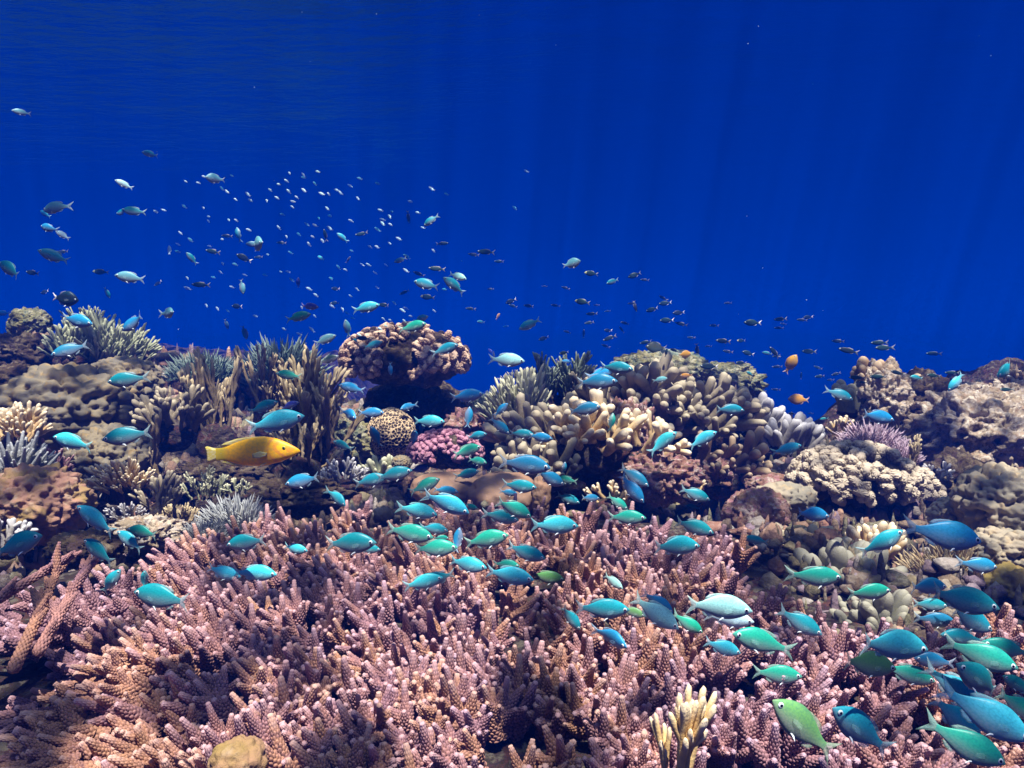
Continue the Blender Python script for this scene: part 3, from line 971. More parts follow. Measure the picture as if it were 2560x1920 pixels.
C_('fire_coral', 'upright tan blades right behind the white antler fan', 'coral', 480, 1010, 2.5, 60, 170, 'column', 8, M_FIRE, seed=87, fan=.25, group=LG)
C_('fire_coral', 'tan fingers bending upward under the wrasse snout', 'coral', 745, 1110, 2.1, 150, 150, 'column', 9, M_FIRE, seed=88, fan=.8, thick=1.0, group=LG)
C_('antler_coral', 'whitish flat antler fan coral on the left of the columns', 'coral', 430, 1010, 2.15, 120, 160, 'flat', 9, M_GREY, seed=89, fan=.7, thick=1.0, lean=(0, -.2))
C_('lacy_coral', 'lacy cream fingers under the lower tan lobed coral', 'coral', 315, 1180, 1.8, 130, 110, 'smooth', 26, M_CREAM, seed=90, fan=1.1, thick=.6, lean=(0, -.6))
C_('lacy_coral', 'flat pale lacy coral below the cream lacy one', 'coral', 320, 1275, 1.6, 110, 60, 'smooth', 14, M_WHITE, seed=91, fan=1.2, thick=.7, lean=(0, -.6))
C_('lacy_coral', 'grey fan of short fingers between the poles and the blue-grey coral', 'coral', 400, 1230, 1.75, 90, 110, 'smooth', 12, M_GREY, seed=92, fan=.8, thick=.7)
C_('finger_coral', 'thin greenish fingers left of the blue-grey spiky coral', 'coral', 520, 1215, 1.8, 110, 90, 'column', 18, M_STAG, seed=93, fan=.5)
C_('finger_coral', 'yellowish stub fingers on top of the blue-grey spiky coral', 'coral', 600, 1215, 1.75, 60, 50, 'smooth', 6, M_STAG, seed=94, fan=.4)
C_('spiky_coral', 'blue-grey spiky coral behind the left end of the pink bed', 'coral', 600, 1285, 1.62, 190, 110, 'tuft', 84, M_BLUEG, seed=95, fan=1.3)
C_('spiky_coral', 'small blue-grey spiky coral lower left of the large one', 'coral', 510, 1320, 1.5, 110, 70, 'tuft', 34, M_BLUEG, seed=96, fan=1.1)
C_('finger_coral', 'olive fingers among the rubble left of the blue-grey corals', 'coral', 445, 1300, 1.6, 110, 90, 'column', 14, M_FIRE, seed=97, fan=.7)
C_('finger_coral', 'white and blue finger tips at the left edge under the bumpy mound', 'coral', 15, 1330, 1.4, 60, 90, 'smooth', 7, M_WHITE, seed=98, thick=1.2)
C_('finger_coral', 'pale pink finger coral at the left edge above the bumpy mound', 'coral', 40, 1055, 1.85, 110, 110, 'smooth', 28, M_CREAM, seed=99, fan=1.0, thick=.8)
C_('spiky_coral', 'purple-grey knobbly coral at the left edge under the pale pink fingers', 'coral', 50, 1140, 1.75, 160, 90, 'knob', 26, M_BLUEG, seed=100, fan=1.0)
C_('spiky_coral', 'purple-grey knobbly coral right of the bumpy mound', 'coral', 215, 1235, 1.8, 110, 70, 'knob', 20, M_BLUEG, seed=101, fan=1.0)
C_('finger_coral', 'pinkish finger coral below the left blue damselfish', 'coral', 135, 1150, 1.9, 100, 80, 'knob', 16, M_BED, seed=102)
C_('bush_coral', 'dark bushy coral on the left skyline with bright tips', 'coral', 255, 865, 3.0, 220, 140, 'thin', 70, M_BUSH, seed=103, fan=1.0, thick=1.1)
C_('bush_coral', 'thin-branched bushy coral left of the dark bushy one', 'coral', 175, 850, 2.9, 90, 110, 'smooth', 18, M_BUSH, seed=104, fan=.7, thick=.6)
C_('bush_coral', 'narrow bushy peak at the top of the left skyline', 'coral', 225, 800, 3.1, 60, 90, 'thin', 14, M_BUSH, seed=105, fan=.5)
B('rock', 'round yellow-green rock on the left skyline', 'rock', 76, 815, 3.2, 95, 85, M_YROCK, 2.2, .2, .12, 106, 6)
B('rock', 'dark brown rock under the round yellow-green one', 'rock', 55, 900, 3.0, 190, 120, M_DROCK, 2.6, .3, .18, 107, 6)
B('rock', 'yellowish ledge with a lit rim below the dark bush', 'rock', 140, 945, 2.8, 120, 40, M_YROCK, 2.6, .3, .2, 108, 5)
B('rock', 'brown knobbly rock at the left edge below the skyline', 'rock', 30, 960, 2.6, 130, 90, M_DROCK, 3, .3, .2, 109, 5)
C_('plate_coral', 'blue-green fuzzy coral on the crest right of the tall pillar', 'coral', 700, 900, 2.9, 200, 140, 'tuft', 95, M_TEAL, seed=110, fan=1.4, thick=.7)
C_('plate_coral', 'blue-green fuzzy coral on the crest behind the columns', 'coral', 510, 915, 2.9, 220, 100, 'tuft', 95, M_TEAL, seed=111, fan=1.3, thick=.8)
B('lobed_coral', 'small smooth yellowish coral behind the green and yellow fish', 'coral', 765, 945, 2.6, 60, 50, M_TAN, 1.4, .15, .02, 112)
C_('finger_coral', 'cream finger coral in front of the dark hollow under the wrasse', 'coral', 860, 1180, 1.95, 150, 70, 'smooth', 22, M_WHITE, seed=113, fan=.9, thick=.8)
C_('finger_coral', 'greenish round-fingered coral under the honeycomb coral', 'coral', 955, 1165, 2.0, 110, 60, 'fat', 20, M_STAG, seed=114, fan=1.0, thick=.6)
B('ring_coral', 'small tan wrinkled coral beside the purple cauliflower coral', 'coral', 1004, 1158, 1.95, 46, 34, M_TAN, 4.5, .4, .02, 115)
B('rock', 'dark red and black crusted rock under the blue fish left of the middle', 'rock', 730, 1245, 1.85, 260, 90, M_DROCK, 3.5, .3, .2, 116, 6)
B('rock', 'dark crusted rock below the wrasse', 'rock', 560, 1190, 2.1, 220, 80, M_DROCK, 3.2, .3, .2, 117, 6)
B('rock', 'greenish crusted rock left of the honeycomb coral', 'rock', 870, 1110, 2.4, 120, 110, M_YROCK, 3.2, .3, .2, 118, 6)
B('rock', 'crusted rock with white specks right of the dark hollow', 'rock', 1170, 1070, 2.5, 110, 90, M_PINKR, 3.2, .3, .2, 119, 5)
B('rock', 'brown crusted rock under the lit bumpy mound', 'rock', 215, 1370, 1.35, 160, 80, M_DROCK, 3.2, .3, .2, 120, 5)
B('rock', 'pale crusted rubble right of the cyan fish on the left', 'rock', 370, 1330, 1.5, 170, 70, M_PROCK, 3.4, .3, .2, 121, 6)


# ------------------------------------------------------------------ small uncountable growth on the rock
def build_growth():
    rng = np.random.default_rng(5)
    pal = np.array([(.30, .22, .14), (.5, .42, .3), (.16, .12, .09), (.42, .2, .14), (.36, .26, .34), (.55, .5, .45), (.26, .26, .14), (.6, .36, .24), (.12, .1, .1), (.45, .38, .2)])
    V0, Q0 = ICO[2]
    n = 12000
    pts = []
    while len(pts) < n:
        x, y = rng.uniform(-2.5, 2.5), rng.uniform(.8, 3.15)
        if abs(x) > y * .78:
            continue
        yb = np.interp(x, [-1.2, -.8, 0, .6, 1.0, 1.3], [1.15, 1.5, 1.72, 1.6, 1.2, .9])
        qx, qy, qd = proj((x, y, bed_z(x, y) - .05))
        if y < yb + .06 and qy > np.interp(qx, *EDGE) + (70 if qx > 1900 else 0):
            continue
        pts.append((x, y))
    pts = np.array(pts)
    z = reef_z(pts[:, 0], pts[:, 1])
    p3 = np.c_[pts, z]
    z = z + .07 * fbm(p3 * 3.5, 5, 2) + .085 * (.6 - worley(p3 * 7, 3)[0])
    Vs, Qs, Cs = [], [], []
    for i in range(n):
        s = rng.uniform(.2, 1) * .02 * (1 + .4 * (pts[i, 1] - 1.5))
        v = V0 * (1 + .45 * vnoise(V0 * 1.6 + i, i)[:, None] + .2 * vnoise(V0 * 4 + i, i)[:, None]) * s * np.array((rng.uniform(.6, 1.6), rng.uniform(.6, 1.4), rng.uniform(.5, 1.6)) if i % 3 else (.4, .4, rng.uniform(1.2, 2.4)))
        Vs.append(v + np.array((pts[i, 0], pts[i, 1], z[i] + s * .3)))
        Qs.append(Q0 + i * len(V0))
        Cs.append(np.repeat(pal[rng.integers(len(pal))][None] * rng.uniform(.35, .9), len(V0), 0))
    obj('coral_rubble', mesh('coral_rubble', np.concatenate(Vs), np.concatenate(Qs), M_RUB, {'col': np.concatenate(Cs)}), kind='stuff', label='small crusts, sponges and broken coral covering the rock')


build_growth()
# ------------------------------------------------------------------ fish
def fish_mat(name, belly, split=(-.12, .09), spec=.35, stripes=False):
    k = NT(name)
    oi = k.n('ObjectInfo')
    tc = k.n('TexCoord')
    sx = k.n('SeparateXYZ')
    k.l(tc.outputs['Object'], sx.inputs[0])
    back = oi.outputs['Color']
    low = k.mix(belly[3], back, tuple(belly[:3]))
    nz = k.noise(tc.outputs['Object'], 5, 2)
    zz = k.math('ADD', sx.outputs['Z'], k.math('MULTIPLY', k.math('SUBTRACT', nz.outputs[0], .5), .06))
    col = k.mix(k.rng(zz, split[0], split[1]), low, back)
    col = k.mix(k.rng(zz, .12, .20, 0, .5), col, k.mix(.6, back, (.0, .05, .10)))
    # small scales in rows, darker towards their edges
    mp = k.n('Mapping')
    mp.inputs['Scale'].default_value = (34, 5, 42)
    k.l(tc.outputs['Object'], mp.inputs[0])
    v = k.n('TexVoronoi')
    v.inputs['Scale'].default_value = 1
    k.l(mp.outputs[0], v.inputs[0])
    col = k.mix(k.rng(v.outputs[0], .3, .9, 0, .4), col, k.mix(.6, back, (.0, .06, .12)))
    if stripes:
        w = k.n('TexWave', wave_type='RINGS', rings_direction='Y')
        w.inputs['Scale'].default_value = 4.2
        w.inputs['Distortion'].default_value = 9
        w.inputs['Detail'].default_value = 1
        mw = k.n('Mapping')
        mw.inputs['Location'].default_value = (-.40, 0, 0)
        k.l(tc.outputs['Object'], mw.inputs[0])
        k.l(mw.outputs[0], w.inputs[0])
        head = k.rng(sx.outputs['X'], .16, .22)
        f = k.math('MULTIPLY', head, k.rng(w.outputs['Fac'], .62, .8, 0, .4))
        col = k.mix(f, col, (.62, .13, .05))
        tail = k.rng(sx.outputs['X'], -.32, -.22, .75, 0)
        col = k.mix(tail, col, (.42, .36, .02))
    k.l(col, k.b.inputs['Base Color'])
    k.b.inputs['Roughness'].default_value = .42
    k.b.inputs['Specular IOR Level'].default_value = spec
    k.bump(v.outputs[0], .0003, .2)
    return k.m


def fin_mat(name, alpha=.6, tintc=(.45, .42, .42), f=.35):
    k = NT(name)
    oi = k.n('ObjectInfo')
    tc = k.n('TexCoord')
    w = k.n('TexNoise')
    mp = k.n('Mapping')
    mp.inputs['Scale'].default_value = (6, 6, 70)
    k.l(tc.outputs['Object'], mp.inputs[0])
    k.l(mp.outputs[0], w.inputs['Vector'])
    col = k.mix(f, oi.outputs['Color'], tintc)
    col = k.mix(k.rng(w.outputs[0], .4, .6, 0, .3), col, (.9, .95, 1.))
    k.l(col, k.b.inputs['Base Color'])
    k.b.inputs['Roughness'].default_value = .5
    k.b.inputs['Alpha'].default_value = alpha
    return k.m


F_BODY = fish_mat('damselfish_scales', (.24, .21, .25, .72))
F_FIN = fin_mat('damselfish_fin', .5)
F_PEC = fin_mat('clear_pectoral_fin', .2, (.2, .35, .4), .3)
F_DARK = fish_mat('dark_fish_scales', (.05, .11, .11, .35), spec=.15)
F_WR = fish_mat('yellow_wrasse_scales', (.88, .44, .01, .5), (-.16, .02), .2, True)
F_WFIN = fin_mat('yellow_wrasse_fin', .92, (.30, .40, .04), .6)


def plain(name, col, rough=.3, spec=.5):
    k = NT(name)
    k.b.inputs['Base Color'].default_value = (*col, 1)
    k.b.inputs['Roughness'].default_value = rough
    k.b.inputs['Specular IOR Level'].default_value = spec
    return k.m


E_RING = plain('eye_ring', (.62, .72, .75))
E_PUP = plain('eye_pupil', (.004, .004, .006), .1, .8)
E_GRN = plain('green_eye_ring', (.25, .30, .06))
M_WHITE_TAIL = plain('white_tail', (.85, .85, .85), .6)
M_PALE = plain('pale_fin_edge', (.75, .85, .9), .5)

# outlines: (x from snout 0 to tail 1, top, bottom)
CHROMIS = [(0, .005, -.005), (.02, .025, -.018), (.07, .062, -.05), (.14, .105, -.088), (.22, .142, -.122), (.31, .168, -.148), (.40, .176, -.158), (.50, .162, -.148), (.60, .128, -.118), (.68, .090, -.084), (.75, .060, -.058), (.80, .048, -.047), (.84, .046, -.046)]
CHROMIS = [(x, a * (1.16 if x < .8 else 1), b * (1.16 if x < .8 else 1)) for x, a, b in CHROMIS]
ROUND = [(x, a * 1.42, b * 1.42) for x, a, b in CHROMIS]
SLIM = [(x, a * .72, b * .72) for x, a, b in CHROMIS]
WRASSE = [(0, -.012, -.024), (.02, .008, -.035), (.07, .036, -.058), (.14, .072, -.082), (.22, .104, -.104), (.32, .126, -.120), (.42, .130, -.126), (.52, .122, -.118), (.62, .104, -.102), (.70, .082, -.084), (.77, .066, -.068), (.83, .060, -.062), (.87, .062, -.064)]
WRASSE = [(x, a * (1.15 if x < .75 else 1), b * (1.12 if x < .75 else 1)) for x, a, b in WRASSE]


def body_mesh(name, prof, mat, bend=0., width=.42, m=20, n=34):
    x0 = np.array([q[0] for q in prof])
    u = np.linspace(0, 1, n) ** 1.15 * x0[-1]
    top = np.interp(u, x0, [q[1] for q in prof])
    bot = np.interp(u, x0, [q[2] for q in prof])
    for _ in range(1):
        top[1:-1] = (top[:-2] + 2 * top[1:-1] + top[2:]) / 4
        bot[1:-1] = (bot[:-2] + 2 * bot[1:-1] + bot[2:]) / 4
    h = (top - bot) / 2
    cz = (top + bot) / 2
    w = h * width * np.interp(u, [0, .1, .3, .6, .85], [1.1, 1.15, 1.0, .75, .35])
    th = np.arange(m) / m * 2 * math.pi
    cs, sn = np.cos(th), np.sin(th)
    Y = w[:, None] * (np.sign(cs) * np.abs(cs) ** .9)[None]
    Z = cz[:, None] + h[:, None] * sn[None]
    X = np.repeat((.5 - u)[:, None], m, 1)
    X[-1] -= .01
    V = np.stack([X, Y, Z], -1).reshape(-1, 3)
    i = np.arange(n - 1)[:, None] * m
    j = np.arange(m)[None]
    jn = (j + 1) % m
    Q = np.stack([i + j, i + m + j, i + m + jn, i + jn], -1).reshape(-1, 4)
    return mesh(name, bend_v(V, bend), Q, mat)


def bend_v(V, b):
    V = np.array(V, float)
    t = np.clip(.15 - V[:, 0], 0, None)
    V[:, 1] += b * t ** 1.8
    return V


def fin_mesh(name, outline, mat, y=0., thick=.003, bend=0., tilt=0., hinge=None):
    """a thin blade with rounded thickness in the middle, outline = [(x, z)] counted round"""
    o = np.array(outline, float)
    n = len(o)
    # refine
    P2 = []
    for i in range(n):
        a, b2 = o[i], o[(i + 1) % n]
        for q in range(3):
            P2.append(a + (b2 - a) * q / 3)
    P2 = np.array(P2)
    c0 = P2.mean(0)
    N = len(P2)
    V = [(c0[0], thick, c0[1]), (c0[0], -thick, c0[1])]
    for f in (.6, ):
        for sgn in (1, -1):
            V += [(c0[0] + (q[0] - c0[0]) * f, sgn * thick * .9, c0[1] + (q[1] - c0[1]) * f) for q in P2]
    V += [(q[0], 0, q[1]) for q in P2]
    V = np.array(V)
    if hinge is not None:                       # swing a paired fin out from the body
        hz = np.array(hinge)
        d = np.hypot(V[:, 0] - hz[0], V[:, 2] - hz[1])
        V[:, 1] += tilt * d
    V[:, 1] += y
    Fc = []
    a, b2, e = 2, 2 + N, 2 + 2 * N
    for i in range(N):
        j = (i + 1) % N
        Fc += [(0, a + i, a + j), (1, b2 + j, b2 + i), (a + i, e + i, e + j, a + j), (b2 + j, e + j, e + i, b2 + i)]
    return mesh(name, bend_v(V, bend), Fc, mat)


def eye_mesh(name, x, y, z, r, ring):
    V0, Q0 = ICO[3]
    s = 1 if y > 0 else -1
    V = V0 * np.array((r, r * .5, r)) + np.array((x, y, z))
    c0 = V0[Q0].mean(1)
    rad = np.hypot(c0[:, 0], c0[:, 2])
    mi = np.where((rad < .56) & (c0[:, 1] * s > 0), 1, 0)
    return mesh(name, V, Q0, [ring, E_PUP], mi=mi)


def w_at(prof, x, width=.42):
    x0 = [q[0] for q in prof]
    h = (np.interp(x, x0, [q[1] for q in prof]) - np.interp(x, x0, [q[2] for q in prof])) / 2
    return h * width * np.interp(x, [0, .1, .3, .6, .85], [1.1, 1.15, 1.0, .75, .35])


def fish_kit(prof, body, fin, ring, bend, tail='fork', k=1.):
    parts = [('body', body_mesh('body', prof, body, bend), None)]
    if tail == 'fork':
        tl = [(-.315, .034), (-.36, .060), (-.43, .105), (-.51, .165), (-.462, .085), (-.415, .018), (-.405, 0), (-.415, -.018), (-.462, -.085), (-.51, -.16), (-.43, -.10), (-.36, -.058), (-.315, -.034)]
        dt = [(.19, .135 * k), (.10, .172 * k + .02), (.0, .168 * k + .035), (-.10, .135 * k + .055), (-.17, .115 * k + .055), (-.23, .085 * k + .03), (-.19, .075 * k), (-.10, .105 * k), (.0, .145 * k), (.10, .160 * k)]
        an = [(-.04, -.135 * k), (-.12, -.150 * k - .025), (-.20, -.115 * k - .035), (-.24, -.08 * k - .02), (-.20, -.065 * k), (-.12, -.10 * k)]
        pv = [(.16, -.135 * k), (.08, -.165 * k), (.01, -.205 * k), (.06, -.150 * k), (.12, -.135 * k)]
        pc = [(.215, -.005), (.15, .015), (.07, -.005), (.06, -.045), (.12, -.06), (.205, -.04)]
    else:
        tl = [(-.345, .052), (-.40, .066), (-.475, .088), (-.50, .08), (-.495, .03), (-.49, -.03), (-.495, -.08), (-.475, -.09), (-.40, -.068), (-.345, -.054)]
        dt = [(.25, .105), (.15, .150), (.0, .155), (-.15, .145), (-.28, .112), (-.33, .085), (-.30, .064), (-.15, .098), (.0, .118), (.15, .120)]
        an = [(.0, -.112), (-.10, -.140), (-.22, -.126), (-.33, -.09), (-.30, -.064), (-.2, -.085), (-.10, -.104)]
        pv = [(.20, -.10), (.14, -.125), (.09, -.145), (.12, -.118), (.16, -.105)]
        pc = [(.19, -.01), (.12, .01), (.05, -.01), (.05, -.05), (.12, -.06), (.185, -.04)]
    parts.append(('tail_fin', fin_mesh('tail_fin', tl, fin, 0, .004, bend), None))
    parts.append(('dorsal_fin', fin_mesh('dorsal_fin', dt, fin, 0, .003, bend), None))
    parts.append(('anal_fin', fin_mesh('anal_fin', an, fin, 0, .003, bend), None))
    for s in (1, -1):
        wv = w_at(prof, .32)
        parts.append(('pelvic_fin', fin_mesh('pelvic_fin', pv, M_PALE if tail == 'fork' else fin, s * wv * .3, .002, 0, s * .35, pv[0]), None))
        parts.append(('pectoral_fin', fin_mesh('pectoral_fin', pc, F_PEC if tail == 'fork' else fin, s * wv * .93, .002, 0, s * .3, pc[0]), None))
        ex = .098 if tail == 'fork' else .15
        ez = .018 * k if tail == 'fork' else .026
        wy = w_at(prof, ex)
        er = .036 if tail == 'fork' else .018
        parts.append(('eye', eye_mesh('eye', .5 - ex, s * wy * .93, ez, er, ring), None))
    return parts


def small_mesh(name, kit, mats_idx=None):
    """one joined mesh for a fish too small to show its parts"""
    Vs, Fs, mi, n = [], [], [], 0
    mats = []
    for nm, me, _ in kit:
        if nm in ('pelvic_fin', 'pectoral_fin'):
            continue
        for v in me.vertices:
            Vs.append(v.co[:])
        base = len(mats)
        for m in me.materials:
            mats.append(m)
        for f in me.polygons:
            Fs.append([v + n for v in f.vertices])
            mi.append(base + f.material_index)
        n += len(me.vertices)
    return mesh(name, Vs, Fs, mats, mi=mi)


KITS = [fish_kit(CHROMIS, F_BODY, F_FIN, E_RING, b) for b in (.1, .45, -.45)]
KITR = [fish_kit(ROUND, F_BODY, F_FIN, E_RING, b, k=1.42) for b in (.2, -.3)]
KITD = fish_kit(ROUND, F_DARK, F_FIN, E_RING, .1, k=1.42)
KITD[1] = ('tail_fin', KITD[1][1].copy(), None)
KITD[1][1].materials.clear()
KITD[1][1].materials.append(M_WHITE_TAIL)
KITW = fish_kit(WRASSE, F_WR, F_WFIN, E_GRN, .12, 'round')
F_FAR = fin_mat('far_fish_fin', .8)
KFAR = [fish_kit(CHROMIS, F_BODY, F_FAR, E_RING, b) for b in (0., .8)]
SMALL = [small_mesh('damselfish', q) for q in KFAR]
KS = [fish_kit(SLIM, F_DARK, F_FAR, E_RING, b, k=.72) for b in (0., .5)]
SMALLD = [small_mesh('reef_fish', q) for q in KS]
KRD = fish_kit(ROUND, F_DARK, F_FAR, E_RING, .1, k=1.42)
SMALLR = small_mesh('reef_fish', KRD)
KWT = fish_kit(CHROMIS, F_DARK, M_WHITE_TAIL, E_RING, .1)
KWT[2] = ('dorsal_fin', fin_mesh('dorsal_fin', [(.19, .135), (.0, .2), (-.17, .15), (-.2, .075), (0, .14)], F_DARK), None)
SMALLW = small_mesh('reef_fish', KWT)

HUE = {  # cyan and teal carry the sunlit and shaded look in the body colour
    'c': ((.05, .58, .70), 'bright cyan'), 'b': ((.02, .29, .58), 'blue'), 't': ((.008, .28, .33), 'dark teal'), 'g': ((.015, .36, .25), 'green'),
    'o': ((.13, .33, .10), 'olive green'), 'p': ((.38, .82, .76), 'pale turquoise'), 'd': ((.012, .02, .02), 'black'), 'e': ((.12, .36, .40), 'grey'),
    'v': ((.05, .06, .42), 'violet blue'), 'y': ((.62, .30, .02), 'orange yellow'), 'k': ((.015, .04, .03), 'dark green'), 'w': ((.5, .8, .85), 'pale'),
    'n': ((.06, .06, .035), 'brown'), 'q': ((.015, .33, .42), 'turquoise'), 'm': ((.012, .20, .36), 'deep blue'),
}
MARKS = [('the round skyline rock', 76, 800), ('the left bush coral', 250, 850), ('the largest tan lobed coral', 165, 1035), ('the bumpy olive mound', 90, 1262), ('the coral rods', 120, 1500),
         ('the bottom left corner', 150, 1800), ('the white antler coral', 430, 1010), ('the pillar coral', 655, 930), ('the yellow wrasse', 628, 1130), ('the cauliflower coral', 1015, 900),
         ('the dark hollow', 1010, 1030), ('the honeycomb coral', 978, 1082), ('the purple coral', 1115, 1128), ('the orange boulders', 1200, 1225), ('the blue-grey spiky coral', 600, 1285),
         ('the pale thin-fingered coral', 1300, 1010), ('the cream finger coral', 1480, 1050), ('the far ridge', 1700, 950), ('the blue gap', 2050, 1040), ('the rock tower', 2200, 960),
         ('the grey cauliflower coral', 2135, 1200), ('the rough pale rock', 2440, 1090), ('the dark cave', 2180, 1310), ('the right massive coral', 2500, 1265), ('the olive round-tipped coral', 2120, 1440),
         ('the cream foreground branch', 1700, 1800), ('the bottom right corner', 2420, 1800), ('the middle of the pink bed', 1150, 1500), ('the left of the pink bed', 520, 1480), ('the right of the pink bed', 1800, 1450),
         ('the back of the pink bed', 1500, 1290), ('the open water above the rock tower', 2200, 850), ('the open water above the ridge', 1600, 800), ('the open water at the left', 200, 620), ('the open water in the middle', 1200, 680)]
LABELS = {}
DEPS = None


def hit(px, py):
    global DEPS
    if DEPS is None:
        bpy.context.view_layer.update()
        DEPS = bpy.context.evaluated_depsgraph_get()
    d = (P(px, py, 1) - EYE).normalized()
    o = EYE.copy()
    for _ in range(4):
        ok, loc, nn, ii, ob, mm = S.ray_cast(DEPS, o, d, distance=60)
        if not ok:
            return 60
        if ob.name.startswith(('haze', 'water_surface')):
            o = loc + d * .001
            continue
        return (loc - EYE).dot(FWD)
    return 60


def where(px, py):
    nm, mx, my = min(MARKS, key=lambda q: (q[1] - px) ** 2 + (q[2] - py) ** 2)
    dx, dy = px - mx, py - my
    if nm.startswith(('the open', 'the bottom', 'the middle', 'the left of', 'the right of', 'the back')):
        return 'in ' + nm if nm.startswith('the open') or 'corner' in nm else 'over ' + nm
    if abs(dx) < 30 and abs(dy) < 30:
        return 'in front of ' + nm
    if abs(dx) > abs(dy):
        return ('right of ' if dx > 0 else 'left of ') + nm
    return ('below ' if dy > 0 else 'above ') + nm


def heading(a):
    a = a % 360
    if a < 22 or a > 338:
        return 'swimming right'
    if a < 65:
        return 'heading up right'
    if a < 115:
        return 'nose up'
    if a < 158:
        return 'heading up left'
    if a < 202:
        return 'swimming left'
    if a < 245:
        return 'heading down left'
    if a < 295:
        return 'nose down'
    return 'heading down right'


ALLF = []


def fish(px, py, L, a, hue, yaw=None, shape='c', lab=None, roll=None, dd=None, real=.066, behind=0.):
    rnd = random.Random(int(px * 7 + py * 13 + L))
    if yaw is None:
        yaw = rnd.uniform(-22, 22) if L < 85 else rnd.uniform(-12, 12)
    yr = R(yaw)
    full = L / max(.25, math.cos(yr))
    d = dd or real * F / full
    if not dd:
        lim = min(hit(px, py), hit(px - L * .35, py), hit(px + L * .35, py), hit(px, py + L * .15)) - .03
        d = min(d, max(.3, lim)) + behind
    d = min(d, 20, 1.8 * F / max(1., 880 - py))
    ln = full * d / F
    ar = R(a)
    h = (math.cos(yr) * (math.cos(ar) * RIGHT + math.sin(ar) * UP) - math.sin(yr) * FWD).normalized()
    up = UP if abs(math.sin(ar)) < .9 else (RIGHT * .9 + UP * .2) * (1 if rnd.random() < .5 else -1)
    z = (up - h * up.dot(h)).normalized()
    y = z.cross(h)
    M = Matrix((h, y, z)).transposed().to_4x4()
    M = M @ Matrix.Rotation(R(roll if roll is not None else rnd.uniform(-8, 8)), 4, 'X')
    M = Matrix.Translation(P(px, py, d)) @ M @ Matrix.Scale(ln, 4)
    base, hn = HUE[hue]
    q = rnd.uniform(.85, 1.15)
    col = tuple(min(1, v * q * rnd.uniform(.93, 1.07)) for v in base) + (1,)
    ALLF.append([px, py, L, a, hue, shape, lab, M, col])


